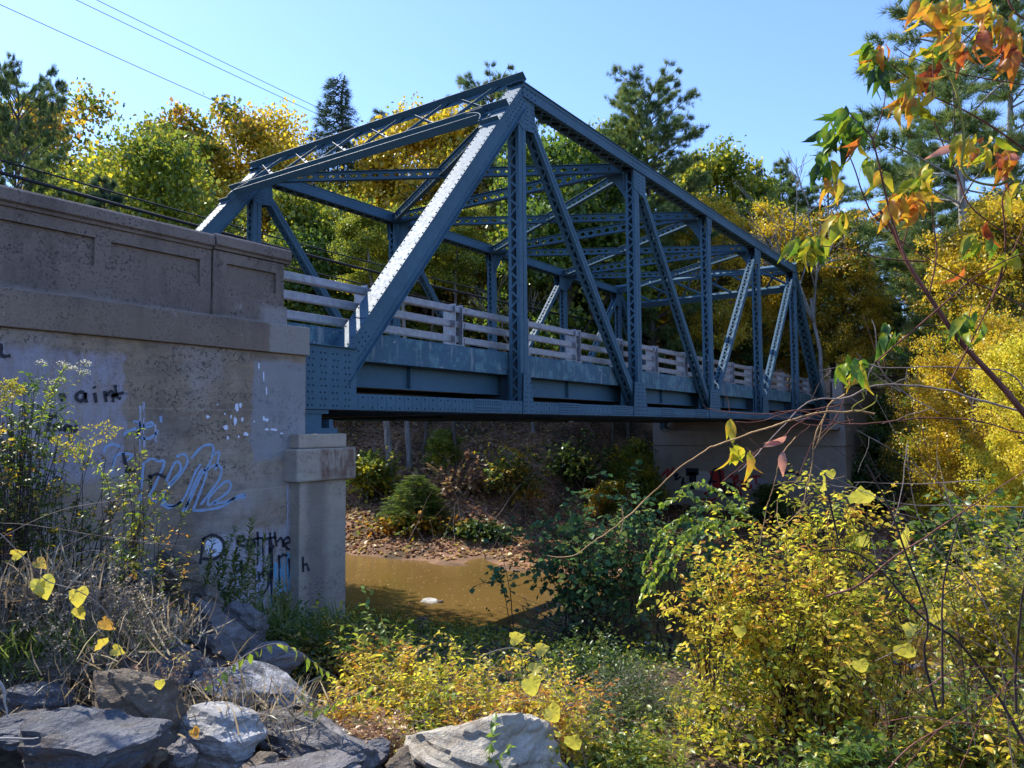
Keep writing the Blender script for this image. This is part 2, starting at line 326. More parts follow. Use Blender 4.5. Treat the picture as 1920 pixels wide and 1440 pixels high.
    for p, q in ((1, 2), (2, 3), (4, 3), (5, 4)):
        x0, x1 = PAN * p, PAN * q; a = np.array([x0, HT - .5]); b = np.array([x1, .2]); dd = (b - a) / np.linalg.norm(b - a); o = .18 * (1 if q > p else -1)
        member((a[0] + o + dd[0] * .25, a[1] + dd[1] * .25), (b[0] - dd[0] * .35 , b[1] - dd[1] * .35), .22 if p in (1, 5) else .19, .062, .350, 'diagonal')
    # ---- gusset plates
    for k in range(0, 7):
        xk = PAN * k; mir = lambda pts: [(36.6 - x, z) for x, z in pts]
        if k in (0, 6):
            shapes = [[(-.14, .0), (.93, .0), (.93, 1.02), (-.14, 1.02)]]
            if k == 6: shapes = [mir(s) for s in shapes]
        elif k in (1, 5):
            up = [(5.66, 6.92), (5.98, 7.30), (6.60, 7.30), (6.66, 6.68), (6.58, 6.58), (6.15, 6.52), (5.95, 6.62)]; lo = [(5.94, .0), (6.40, .0), (6.24, .93), (5.98, .93)]
            shapes = [up, lo] if k == 1 else [mir(up), mir(lo)]
        else:
            dr = {2: 1, 3: 0, 4: -1}[k]
            up = [(xk - .28, 7.31), (xk + .28, 7.31), (xk + .2, 6.75), (xk + .05, 6.62), (xk - .12, 6.7)] if k == 3 else [(xk - .24 * dr, 7.31), (xk + .62 * dr, 7.31), (xk + .58 * dr, 6.62), (xk + .45 * dr, 6.56), (xk - .2 * dr, 6.72)]
            lo = [(xk - .6, 0), (xk + .6, 0), (xk + .42, 1.0), (xk - .42, 1.0)] if k == 3 else [(xk - .62 * dr, 0), (xk + .34 * dr, 0), (xk + .17 * dr, .98), (xk - .5 * dr, .98)]
            shapes = [up, lo]
        for pts in shapes:
            for y in ((.040, .366) if pts is shapes[0] and k not in (0, 6) else (-.014, .402)):
                g = MB(); g.prism([(x, Y(y), z) for x, z in pts], INN, .012)
                xs = [p[0] for p in pts]; zs = [p[1] for p in pts]; cx, cz = sum(xs) / len(xs), sum(zs) / len(zs); n = OUT if y < .2 else INN; yy = Y(y) + (0 if y < .2 else sg * .012)
                sx = .085; x = min(xs) + .05
                while x < max(xs):
                    z = min(zs) + .06; j = 0
                    while z < max(zs) - .03:
                        # inside test and skip the middle of each plate
                        ins = True
                        for i in range(len(pts)):
                            (ax, az), (bx, bz) = pts[i], pts[(i + 1) % len(pts)]; cr = (bx - ax) * (z - az) - (bz - az) * (x - ax); cc = (bx - ax) * (cz - az) - (bz - az) * (cx - ax)
                            if cr * cc < 0 or abs(cr) / math.hypot(bx - ax, bz - az) < .03: ins = False
                        col = int((x - min(xs)) / sx)
                        if ins and (col % 3 != 2): g.rivet((x + (j % 2) * .02, yy, z), n, r=.018)
                        z += .105; j += 1
                    x += sx
                if k in (0, 6) and y < .2: g.beam((min(xs), Y(0), 1.02), (max(xs) - .0, Y(0), 1.02), OUT, .09, (0, 0, 1), .012, .03, 0)
                g.build('gusset_plate', S, bridge)
truss(True); truss(False)
# ---- lattice girders overhead
def lattice(a, b, h, nm='overhead_strut', wd=.20, pitch=.36):
    a = np.array(a, float); b = np.array(b, float); d = unit(b - a); u = np.cross((0, 0, 1), d); g = MB(); z = np.array([0, 0, 1.])
    for zz, q in ((0, -1), (-h, 1)):
        g.beam(a + z * zz, b + z * zz, u, wd, z, .012, 0, q * .006)
        for s in (-1, 1): g.beam(a + z * (zz + q * .05), b + z * (zz + q * .05), z, .08, u, .010, 0, s * .012)
    lace(g, a - z * h / 2, b - z * h / 2, z, h - .06, u, 0, pitch, True, .05)
    for e, dd in ((a, d), (b, -d)): g.beam(e, e + dd * .3, z, h - .03, u, .014, -h / 2, .03)
    return g.build(nm, S, bridge)
yn, yf = .46, YW - .46
for k in (2, 3, 4): lattice((PAN * k - .15, yn, 7.60), (PAN * k - .15, yf, 7.60), .34)
for k in (1, 2, 3, 4):
    xa, xb = PAN * k + .25, PAN * (k + 1) - .25
    lattice((xa, yn, 7.56), (xb, yf, 7.56), .28, 'lateral_brace', .16, .33); lattice((xb, yn, 7.50), (xa, yf, 7.50), .28, 'lateral_brace', .16, .33)
for k in (2, 3, 4):
    for yy, s in ((.44, 1), (YW - .44, -1)):
        g = MB(); g.prism([(PAN * k - .02, yy, 7.3), (PAN * k - .02, yy + s * .62, 7.28), (PAN * k - .02, yy + s * .30, 7.0), (PAN * k - .02, yy - s * .06, 6.45)], (1, 0, 0), .014); g.build('knee_bracket', S, bridge)
# ---- portal frames
for far_end in (False, True):
    X = (lambda x: x) if not far_end else (lambda x: 36.6 - x)
    g = MB(); b = np.array([X(6.14), 0, 7.63]); a = np.array([X(.02), 0, .18]); d = unit(a - b); nrm = np.array([-d[2], 0, d[0]])
    if nrm[2] < 0: nrm = -nrm
    yy = np.array([0, 1., 0])
    def P(s, y, o=0): return b + d * s + yy * y + nrm * o
    def angle(s, y0, y1, out=.17, inp=.13):
        g.beam(P(s, y0), P(s, y1), nrm, out, d, .012, out / 2 + .01, 0); g.beam(P(s, y0), P(s, y1), d, inp, nrm, .012, inp / 2, .012)
    angle(-.10, -.02, YW + .02, .2, .16); angle(1.02, -.02, 1.0); angle(1.02, YW - 1.0, YW + .02); angle(1.62, -.02, .5, .11, .12); angle(1.62, YW - .5, YW + .02, .11, .12)
    g.beam(P(1.1, .55), P(1.1, YW - .55), d, .32, nrm, .014, .16, -.02); g.beam(P(1.1, .6), P(1.1, YW - .6), nrm, .20, d, .014, .08, 0); g.beam(P(1.42, .6), P(1.42, YW - .6), nrm, .20, d, .014, .08, 0)
    for y0, s in ((.45, 1), (YW - .45, -1)):                                  # curved knee ends
        pr = None
        for i in range(9):
            t = i / 8 * math.pi / 2; c = P(1.12 + .5 * (1 - math.cos(t)), y0 + s * (.75 - .75 * math.sin(t)), .06)
            if pr is not None: e = unit(c - pr); g.beam(pr, c + e * .01, nrm, .2, np.cross(nrm, e), .014)
            pr = c
    n = 6; L = YW - .9
    for i in range(n):
        y0, y1 = .45 + L * i / n, .45 + L * (i + 1) / n
        for p, q, o in ((P(-.12, y1, .05), P(1.08, y0, .05), 0), (P(-.12, y0 + .3, .03), P(1.08, y1 - .3, .03), 1)):
            if o == 0: e = unit(q - p); g.beam(p, q, nrm, .09, np.cross(nrm, e), .012); g.beam(p, q, np.cross(nrm, e), .08, nrm, .012, .04, -.04)
            else: q2 = q; e = unit(q2 - p); g.beam(p, q2, np.cross(nrm, e), .10, nrm, .012, 0, .03); g.beam(p, q2, nrm, .07, np.cross(nrm, e), .01, .05, 0)
    g.build('portal_frame', S, bridge)
# ---- deck, beams, curb
g = MB(); g.box(-.25, 36.85, .62, YW - .62, 1.12, 1.30); g.build('deck_slab', M['asphalt'], bridge)
for y0, y1 in ((.42, .62), (YW - .62, YW - .42)):
    for k in range(6):
        g = MB(); g.box(PAN * k + (.2 if k else -.1), PAN * (k + 1) - .06, y0, y1, .88, 1.375); g.box(PAN * k + (.2 if k else -.1), PAN * (k + 1) - .06, y0 + (.02 if y0 < 5 else -.06), y1 + (.06 if y0 < 5 else -.02), 1.375, 1.40)
        g.build('curb_beam', M['curb'], bridge, bevel=.012)
for k in range(7):
    x = PAN * k; g = MB(); g.box(x - .009, x + .009, .4, YW - .4, .02, .98)
    for z in (.02, .96): g.box(x - .17, x + .17, .4, YW - .4, z, z + .022)
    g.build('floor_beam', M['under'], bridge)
for i in range(7):
    y = .78 + i * (YW - 1.56) / 6; g = MB()
    for k in range(6):
        x0, x1 = PAN * k + .02, PAN * (k + 1) - .02; g.box(x0, x1, y - .008, y + .008, .46, .94); g.box(x0, x1, y - .11, y + .11, .94, .96); g.box(x0, x1, y - .11, y + .11, .44, .46)
        g.box(x0 + 3.0, x0 + 3.012, y - .1, y - .01, .46, .94)
        if i in (1, 3, 5): g.box(x0 + 1.5, x0 + 1.512, y - .1, y + .1, .46, .94)
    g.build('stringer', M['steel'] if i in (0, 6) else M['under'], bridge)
for k in range(6):
    for s in (0, 1):
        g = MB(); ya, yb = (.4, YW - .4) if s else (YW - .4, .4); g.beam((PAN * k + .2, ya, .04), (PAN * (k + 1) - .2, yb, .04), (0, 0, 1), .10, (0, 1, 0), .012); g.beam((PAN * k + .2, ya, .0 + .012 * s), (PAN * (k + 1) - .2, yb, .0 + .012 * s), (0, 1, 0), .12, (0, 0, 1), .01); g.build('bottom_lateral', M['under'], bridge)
# ---- rails
for y, s in ((.62, 1), (YW - .62, -1)):
    for nm, z0, z1, t in (('rail', 2.10, 2.24, .10), ('rail', 1.79, 1.94, .06), ('rail', 1.47, 1.62, .06)):
        g = MB(); x = -.62
        while x < 36.9: g.box(x, min(x + 5.2, 37.2), y - t, y + t * .2, z0, z1); x += 5.215
        g.build('guard_rail', M['rail'], bridge, bevel=.02)
    for k in range(14):
        x = 1.77 + 2.515 * k; p = MB()
        p.box(x - .13, x - .11, y - .15, y + .17, 1.40, 2.27); p.box(x + .11, x + .13, y - .15, y + .17, 1.40, 2.27); p.box(x - .11, x + .11, y + .02, y + .04, 1.40, 2.25); p.box(x - .17, x + .17, y - .17, y + .19, 1.40, 1.42)
        for sx in (-.15, .15):
            for sy in (-.14, .15): p.cyl((x + sx, y + sy, 1.42), (x + sx, y + sy, 1.46), .02, 6)
        p.build('rail_post', M['rail'], bridge)
# ================================================================ ABUTMENTS
def ribbon(g, pts, wd, fr, off=.005):
    """paint stroke: pts in plane coords (p,q) laid on frame fr(p,q,off)"""
    P = [np.array(p, float) for p in pts]; L = []
    for i in range(len(P)):
        d = P[min(i + 1, len(P) - 1)] - P[max(i - 1, 0)]; d /= np.linalg.norm(d) + 1e-9; n = np.array([-d[1], d[0]]); ww = wd * (.75 + .5 * abs(math.sin(i * .7 + len(P)))); L.append((P[i] + n * ww / 2, P[i] - n * ww / 2))
    vs = [fr(*q, off) for ab in L for q in ab]; g.add(vs, [(2 * i, 2 * i + 1, 2 * i + 3, 2 * i + 2) for i in range(len(P) - 1)])
def smooth(pts, n=5):
    P = [np.array(p, float) for p in pts]
    if len(P) < 3: return P
    out = []
    for i in range(len(P) - 1):
        p0, p1, p2, p3 = P[max(i - 1, 0)], P[i], P[i + 1], P[min(i + 2, len(P) - 1)]
        for k in range(n):
            t = k / n; out.append(.5 * (2 * p1 + (p2 - p0) * t + (2 * p0 - 5 * p1 + 4 * p2 - p3) * t * t + (3 * p1 - p0 - 3 * p2 + p3) * t ** 3))
    return out + [P[-1]]
ab = thing('bridge_abutment', 'tall stained concrete abutment wall with panelled brown parapet and graffiti at the near bridge end', 'abutment', (0, 0, 0))
g = MB(); g.box(-30, -.42, -.35, .8, -8, .78); g.build('wall', M['wall'], ab)
g = MB(); g.box(-30, -.40, -.42, .8, .78, 1.20); g.build('ledge', M['parapet'], ab, bevel=.012)
# parapet: framed panels with real recesses
def panelled(x0, x1, z0, z1, holes, yo, yi, nm, mat):
    g = MB(); xs = sorted({x0, x1, *[h[0] for h in holes], *[h[1] for h in holes]}); zs = sorted({z0, z1, *[h[2] for h in holes], *[h[3] for h in holes]}); r = .05
    for i in range(len(xs) - 1):
        for j in range(len(zs) - 1):
            cx, cz = (xs[i] + xs[i + 1]) / 2, (zs[j] + zs[j + 1]) / 2; hole = any(h[0] < cx < h[1] and h[2] < cz < h[3] for h in holes); y = yo + (r if hole else 0)
            g.add([(xs[i], y, zs[j]), (xs[i + 1], y, zs[j]), (xs[i + 1], y, zs[j + 1]), (xs[i], y, zs[j + 1])], [(0, 1, 2, 3)])
    for h in holes:
        a = [(h[0], h[2]), (h[1], h[2]), (h[1], h[3]), (h[0], h[3])]
        for i in range(4):
            p, q = a[i], a[(i + 1) % 4]; g.add([(p[0], yo, p[1]), (q[0], yo, q[1]), (q[0], yo + r, q[1]), (p[0], yo + r, p[1])], [(0, 1, 2, 3)])
    g.add([(x1, yo, z0), (x1, yi, z0), (x1, yi, z1), (x1, yo, z1)], [(0, 1, 2, 3)]); g.add([(x0, yi, z0), (x1, yi, z0), (x1, yi, z1), (x0, yi, z1)], [(3, 2, 1, 0)]); g.add([(x0, yo, z0), (x0, yi, z0), (x0, yi, z1), (x0, yo, z1)], [(3, 2, 1, 0)])
    return g.build(nm, mat, ab)
hl = [(-30 + i * 0, 0, 0, 0) for i in ()]
x = -3.25; holes = [(-3.24, -2.05, 1.64, 1.97)]; e = -3.43
while e > -28: holes.append((e - 1.19, e, 1.64, 1.985)); e -= 1.38
panelled(-29.9, -1.885, 1.20, 2.145, holes, -.15, .25, 'parapet', M['parapet'])
panelled(-1.865, -.69, 1.20, 2.14, [(-1.66, -.83, 1.68, 1.985)], -.17, .25, 'parapet', M['parapet'])
g = MB(); g.box(-1.88, -.64, -.20, .28, 1.20, 1.50); g.build('plinth', M['parapet'], ab, bevel=.02)
for x0, x1, dz in ((-30, -1.885, 0), (-1.865, -.60, .02)):
    g = MB(); yy = -.23 if dz == 0 else -.245
    prof = [(yy + .05, 2.13 + dz), (yy + .04, 2.165 + dz), (yy, 2.185 + dz), (yy, 2.31 + dz), (yy + .035, 2.345 + dz), (.30, 2.345 + dz), (.30, 2.13 + dz)]
    k = len(prof); g.add([(x0, *p) for p in prof] + [(x1, *p) for p in prof], [tuple(range(k)), tuple(range(2 * k - 1, k - 1, -1))] + [(i, i + k, (i + 1) % k + k, (i + 1) % k) for i in range(k)]); g.build('coping', M['parapet'], ab, bevel=.008)
g = MB(); g.box(-.68, .215, -.55, 10.4, -8, -1.08); g.build('bridge_seat', M['pier'], ab, bevel=.015)
g = MB(); g.box(-.80, .34, -.64, -.02, -1.08, -.60); g.build('seat_cap', M['pier'], ab, bevel=.03)
g = MB(); g.box(-.70, .22, -.55, 10.4, -.595, -.388); g.build('bearing_block', M['pier'], ab, bevel=.015)
g = MB(); g.box(-.72, -.42, .0, 10.04, -.388, .86); g.box(-.42, .2, .6, 10.4, -1.08, -.6); g.build('backwall', M['conc'], ab)
wf = lambda x, z, o: (x, -.35 - o, z)
def onw(px, py):
    q = at_y(px, py, -.35); return (q[0], q[2])
def z6(p): return (p[0] / 2.8235, 640 + p[1] / 2.8235)
def strokes(data, wd, mat, nm, sm=True):
    for st in data:
        g = MB(); P = [onw(*z6(p)) for p in st]; ribbon(g, smooth(P) if sm else P, wd, wf, .006 if 'black' in nm else .004); g.build(nm, mat, ab)
        if 'black' in nm: g = MB(); ribbon(g, smooth(P), wd * 2.6, wf, .0045); g.build('overspray', M['p_over'], ab)
LB = [((-20, 15), (2, 20), (8, 75), (55, 76)), ((445, 268), (415, 272), (402, 298), (425, 318), (446, 298), (450, 272), (455, 325)), ((500, 272), (508, 325)), ((497, 238), (503, 248)), ((552, 262), (562, 322)), ((560, 290), (585, 265), (600, 280), (596, 322)), ((608, 230), (618, 290), (640, 302)), ((583, 290), (655, 272)),
  ((238, 402), (300, 392)), ((272, 398), (258, 440), (250, 478)), ((288, 440), (290, 478)), ((290, 452), (308, 440), (320, 475)), ((335, 442), (345, 472), (362, 440)), ((372, 445), (378, 476), (400, 470), (402, 440)), ((310, 290), (330, 280), (340, 300), (320, 315)),
  ((650, 590), (662, 640), (685, 690)), ((660, 688), (715, 684)), ((790, 705), (798, 780)), ((792, 725), (820, 704), (850, 708), (876, 722)),
  ((1075, 1040), (1068, 1110), (1058, 1180)), ((1072, 1048), (1120, 1025), (1172, 1048), (1184, 1100), (1140, 1150), (1070, 1150)), ((1252, 1062), (1290, 1055), (1284, 1032), (1258, 1042), (1262, 1075), (1295, 1085)), ((1345, 1050), (1315, 1052), (1308, 1078), (1332, 1086), (1345, 1060), (1350, 1088)), ((1362, 1008), (1366, 1084)), ((1345, 1045), (1392, 1040)),
  ((1428, 1012), (1434, 1080), (1452, 1084)), ((1404, 1046), (1462, 1036)), ((1452, 1010), (1464, 1088)), ((1466, 1062), (1488, 1042), (1500, 1090)), ((1508, 1072), (1538, 1058), (1522, 1038), (1500, 1060), (1520, 1096), (1556, 1104)),
  ((1474, 1130), (1480, 1204)), ((1476, 1150), (1498, 1130), (1520, 1136)), ((1528, 1148), (1534, 1204)), ((1588, 1150), (1556, 1158), (1546, 1196), (1566, 1222), (1584, 1208)), 
  ((1270, 1130), (1242, 1150), (1238, 1205), (1266, 1215), (1276, 1160), (1282, 1220)), ((1366, 1218), (1374, 1275)), ((1372, 1240), (1402, 1214), (1420, 1240), (1416, 1300), (1378, 1352))]
strokes(LB, .035, M['p_black'], 'black_graffiti')
BL = [((770, 640), (800, 622), (840, 635), (870, 640), (820, 760), (790, 822), (830, 850)), ((640, 560), (600, 545), (560, 560), (550, 590)), ((930, 612), (975, 598), (992, 640), (950, 710), (885, 780), (862, 820), (880, 862), (930, 868), (980, 820), (1030, 700), (1062, 650)), ((880, 740), (920, 650), (945, 640), (955, 680), (905, 745), (885, 750)), ((1010, 622), (1072, 556), (1128, 556), (1112, 640), (1060, 720), (1010, 830), (962, 905)),
  ((1095, 680), (1130, 658), (1170, 668), (1160, 730), (1110, 800), (1062, 865)), ((1022, 892), (1050, 820), (1092, 700), (1060, 690), (1010, 800), (980, 900)), ((1190, 742), (1218, 745), (1212, 790), (1150, 840), (1104, 866), (1110, 820), (1190, 742)), ((1018, 896), (1090, 892), (1180, 872), (1250, 822), (1300, 812)), ((1240, 830), (1190, 850), (1130, 860)), ((1130, 600), (1160, 590), (1140, 680)), ((760, 640), (750, 740), (740, 860)), ((850, 860), (900, 880), (960, 850)), ((1300, 812), (1290, 825), (1230, 835)),
  ((705, 425), (738, 435), (722, 500)), ((735, 452), (800, 430), (804, 446), (745, 466), (728, 500), (780, 516), (822, 492), (836, 470)), ((655, 500), (670, 480), (720, 460)), ((850, 395), (852, 430)), ((660, 640), (700, 600), (620, 600), (600, 650), (590, 700))]
strokes(BL, .032, M['p_blue'], 'blue_outline_graffiti')
rng = random.Random(5)
CY = [[(x, y0), (x + rng.uniform(-4, 4), (y0 + y1) / 2), (x + rng.uniform(-6, 6), y1)] for x, y0, y1 in [(rng.uniform(1430, 1590), rng.uniform(1115, 1180), rng.uniform(1220, 1420)) for _ in range(20)]]
strokes(CY, .022, M['p_cyan'], 'cyan_drip_graffiti')
LI = [[(x, y0), (x + rng.uniform(-4, 4), y1)] for x, y0, y1 in [(rng.uniform(1350, 1440), rng.uniform(1010, 1080), rng.uniform(1150, 1400)) for _ in range(14)]] + [[(x, y0), (x + 3, y1)] for x, y0, y1 in [(740, 340, 590), (760, 320, 560), (820, 440, 540), (1520, 640, 1000), (1545, 640, 980), (1560, 650, 830)]]
strokes(LI, .03, M['p_lilac'], 'pale_drip_graffiti')
g = MB()
for cx, cy, rx, ry in [(1252, 350, 12, 24), (1272, 340, 7, 14), (1245, 422, 10, 24), (1282, 412, 7, 14), (1300, 490, 18, 14), (1195, 455, 16, 16), (1222, 400, 6, 10), (1190, 385, 5, 6), (1100, 400, 12, 10), (1205, 510, 7, 10), (1262, 505, 6, 9), (1410, 415, 14, 10), (1395, 408, 7, 16), (1450, 468, 20, 8), (1412, 466, 12, 7), (1490, 487, 10, 5), (1345, 425, 6, 5), (1150, 335, 5, 4), (1410, 260, 5, 30), (1395, 185, 5, 28), (1370, 130, 5, 22)]:
    P = []
    for i in range(11): t = 2 * math.pi * i / 11; r = rng.uniform(.6, 1.15); q = onw(*z6((cx + rx * r * math.cos(t), cy + ry * r * math.sin(t)))); P.append(wf(q[0], q[1], .004))
    g.add(P, [tuple(range(11))]); g.build('white_paint_splash', M['p_white'], ab); g = MB()
for cx, cy, rx, ry in [(1130, 1088, 46, 50)]:
    P = []
    for i in range(24): t = 2 * math.pi * i / 24; q = onw(*z6((cx + rx * math.cos(t), cy + ry * math.sin(t)))); P.append(wf(q[0], q[1], .003))
    g.add(P, [tuple(range(24))])
g.build('white_paint_blob', M['p_white'], ab)
pf = lambda x, z, o: (x, -.55 - o, z)
g = MB()
for st in [((1602, 1140), (1604, 1222)), ((1603, 1188), (1622, 1180), (1634, 1216))]:
    P = [(lambda q: (q[0], q[2]))(at_y(*z6(p), -.55)) for p in st]; ribbon(g, smooth(P), .035, pf, .006)
g.build('black_graffiti', M['p_black'], ab)
# far abutment
fa = thing('bridge_abutment', 'shaded far concrete abutment with TA and red graffiti under the far end of the bridge', 'abutment', (0, 0, 0))
FC = M['conc']
g = MB(); g.box(37.0, 39, -.7, 10.6, -9, -1.44); g.build('breast_wall', FC, fa, bevel=.03)
g = MB(); g.box(36.88, 39, -.8, 10.7, -1.435, -.50); g.build('bridge_seat', FC, fa, bevel=.03)
g = MB(); g.box(37.25, 39, -.5, 10.5, -.5, .86); g.build('backwall', FC, fa)
g = MB(); g.box(36.1, 37.7, -.55, .6, -.5, -.39); g.build('bearing_block', FC, fa)
for y0, y1 in ((-.75, -.2), (10.2, 10.75)):
    g = MB(); g.prism([(37.02, y0, 1.2), (60, y0, 1.2), (60, y0, .2), (46, y0, -5.5), (46, y0, -9), (37.02, y0, -9)], (0, 1, 0), y1 - y0); g.build('wing_wall', FC, fa)
    g = MB(); g.box(36.9, 60, y0 - .06, y1 + .06, .9, 1.28); g.build('ledge', FC, fa, bevel=.02)
    g = MB(); g.box(37.3, 60, y0 + .1, y1 - .02, 1.28, 2.12); g.box(36.95, 38.6, y0 + .03, y1 + .02, 1.28, 2.15)
    for i in range(5): g.box(38.9 + i * 4, 42.4 + i * 4, y0 + .07, y0 + .1, 1.9, 2.1); g.box(38.9 + i * 4, 42.4 + i * 4, y0 + .07, y0 + .1, 1.3, 1.5)
    g.build('parapet', FC, fa, bevel=.02)
    g = MB(); g.box(36.9, 60.1, y0 - .02, y1 + .06, 2.152, 2.34); g.build('coping', FC, fa, bevel=.03)
ff = lambda y, z, o: (37.0 - o, y, z)
def onf(px, py): q = at_x(px, py, 37.0); return (q[1], q[2])
def z4(p): return (1000 + p[0] / 3, 480 + p[1] / 3)
def fst(data, wd, mat, nm, off=.01):
    for st in data: g = MB(); ribbon(g, smooth([onf(*z4(p)) for p in st]), wd, ff, off); g.build(nm, mat, fa)
fst([((858, 1215), (930, 1213)), ((895, 1215), (900, 1312))], .42, M['p_black'], 'black_graffiti')
fst([((985, 1322), (1012, 1212), (1045, 1206), (1060, 1324)), ((985, 1272), (1035, 1268)), ((985, 1322), (1062, 1326)), ((1075, 1290), (1100, 1278), (1128, 1300), (1120, 1338), (1090, 1348), (1076, 1320), (1080, 1290)), ((1118, 1282), (1090, 1300), (1110, 1318), (1092, 1342)), ((790, 1240), (812, 1222), (800, 1258), (830, 1240)), ((832, 1270), (856, 1280)), ((845, 1245), (835, 1300)), ((1395, 1235), (1430, 1215), (1480, 1220), (1500, 1260))], .12, M['p_black'], 'black_graffiti', .012)
fst([((958, 1210), (956, 1322))], 1.0, M['p_grey'], 'white_block_graffiti', .008)
fst([((1030, 1206), (1048, 1324))], .75, M['p_red'], 'red_block_graffiti', .009)
fst([((1130, 1260), (1132, 1310)), ((1158, 1260), (1134, 1286), (1160, 1310)), ((1170, 1262), (1172, 1308)), ((1182, 1308), (1184, 1266), (1200, 1308), (1200, 1262)), ((1226, 1268), (1208, 1275), (1210, 1305), (1228, 1300), (1220, 1286)), ((1105, 1250), (1120, 1232), (1130, 1262), (1145, 1230), (1150, 1262)), ((1145, 1330), (1165, 1320), (1165, 1355), (1145, 1350), (1145, 1330)), ((1230, 1240), (1280, 1238)), ((1250, 1240), (1256, 1285)), ((720, 1240), (760, 1200), (750, 1250), (790, 1190)), ((960, 1345), (975, 1330), (985, 1350), (1000, 1332)), ((950, 1372), (975, 1360), (1000, 1375), (1030, 1362)), ((955, 1400), (1020, 1392))], .11, M['p_red'], 'red_graffiti', .011)
fst([((1225, 1300), (1250, 1265), (1300, 1270), (1320, 1300)), ((1370, 1270), (1400, 1240), (1450, 1230), (1490, 1280))], .3, M['p_lilac'], 'pale_graffiti', .008)
# ================================================================ GROUND
def sst(v, a, b): t = np.clip((v - a) / (b - a), 0, 1); return t * t * (3 - 2 * t)
def vnoise(x, y, s, seed=0):
    g = np.random.default_rng(seed).random((64, 64)); x = x / s; y = y / s; xi = np.floor(x).astype(int); yi = np.floor(y).astype(int); fx = x - xi; fy = y - yi; fx = fx * fx * (3 - 2 * fx); fy = fy * fy * (3 - 2 * fy)
    G = lambda i, j: g[i % 64, j % 64]
    return (G(xi, yi) * (1 - fx) + G(xi + 1, yi) * fx) * (1 - fy) + (G(xi, yi + 1) * (1 - fx) + G(xi + 1, yi + 1) * fx) * fy - .5
def ground(x, y):
    x = np.asarray(x, float); y = np.asarray(y, float)
    xs = x - np.interp(y, [-60, -10, 0, 9, 30, 60], [8, 5, 2.5, 0, -1, 0]) * sst(x, -4, 11)
    z = np.interp(xs, [-900, -60, -14, -8, -4, 0, 5, 8.5, 10, 11.5, 14, 17, 18, 20, 26, 37, 50, 70, 100, 160, 300, 900],
                      [3, 1.5, -1.2, -2.0, -2.55, -3.45, -5.35, -6.25, -6.4, -6.6, -6.9, -6.5, -6.1, -5.2, -3.2, .4, 4, 8, 13, 20, 26, 30])
    zr = np.interp(xs, [17, 18, 26, 38, 52, 70, 120, 300, 900], [-6.5, -6.15, -5.7, -5.1, -1.0, 3, 8, 18, 24])
    z = z + (zr - z) * (1 - sst(y, 10.5, 16)) * (xs > 17)
    z = z + np.clip(y - 18, 0, 60) * .16 * sst(x, 16, 30)
    z = z + vnoise(x, y, 7, 1) * .8 * sst(np.abs(xs - 14), 3, 8) * (1 - .7 * (x < 5)) + vnoise(x, y, 1.7, 2) * .28 + vnoise(x, y, .6, 3) * .1
    wn = sst(y, -.1, .6) * (1 - sst(x, -.62, -.05) * (y < 10.4)) * (1 - sst(x, -4, 6) * (y >= 10.4)); z = z * (1 - wn) + 1.22 * wn
    wf_ = sst(x, 37.3, 38.6) * sst(y, -.65, -.25) * (1 - sst(y, 10.3, 18)); z = z * (1 - wf_) + 1.25 * wf_
    return z
def gz(x, y): return float(ground(np.array([x]), np.array([y]))[0])
def axis(a, b, s):
    m_ = np.arange(a, b, s); lo = a - np.cumsum(s * 1.22 ** np.arange(1, 34)); hi = m_[-1] + np.cumsum(s * 1.22 ** np.arange(1, 34)); return np.concatenate([lo[::-1], m_, hi])
GX, GY = axis(-13, 42, .3), axis(-15, 34, .3); X_, Y_ = np.meshgrid(GX, GY, indexing='ij'); Z_ = ground(X_, Y_); nx, ny = X_.shape
V = np.stack([X_, Y_, Z_], -1).reshape(-1, 3); I = (np.arange(nx - 1)[:, None] * ny + np.arange(ny - 1)[None]).ravel(); F = np.stack([I, I + ny, I + ny + 1, I + 1], 1)
m = NT('leaf_litter_soil'); X, Y, Z = m.xyz(); n1 = m.noise(.5, 6, .6); n2 = m.noise(14, 6, .7); v = m.voro(11)
soil = m.mix(m.mr(n2, .35, .65), (.045, .032, .022), (.12, .085, .055)); lit = m.mix(m.mr(n2, .4, .6), (.22, .12, .07), (.46, .27, .17)); lit = m.mix(.15, lit, v.outputs['Color'], 'MULTIPLY')
c = m.mix(m.math('MULTIPLY', m.mr(n1, .4, .58), m.mr(X, 12, 20)), soil, lit); c = m.mix(m.mr(m.noise(1.3, 5, .7), .6, .7, 0, .6), c, (.05, .08, .025))
gr = m.voro(16); gc = m.ramp(m.xyz(gr.outputs['Color'])[0], [(0, (.16, .11, .08)), (.5, (.33, .25, .19)), (1, (.45, .37, .31))]); gc = m.mix(m.mr(gr.outputs['Distance'], .35, .6), gc, (.07, .05, .035))
c = m.mix(m.math('MULTIPLY', m.mr(m.math('ADD', Z, m.math('MULTIPLY', n1, .8)), -4.9, -5.3), m.mr(X, 16, 14)), c, gc)
M['soil'] = m.done(m.bsdf(c, .95, m.bump(m.math('ADD', n2, gr.outputs['Distance']), .6, .04), .15))
tag(link('ground', raw_mesh('ground', V, F, smooth=True), M['soil']), kind='structure')
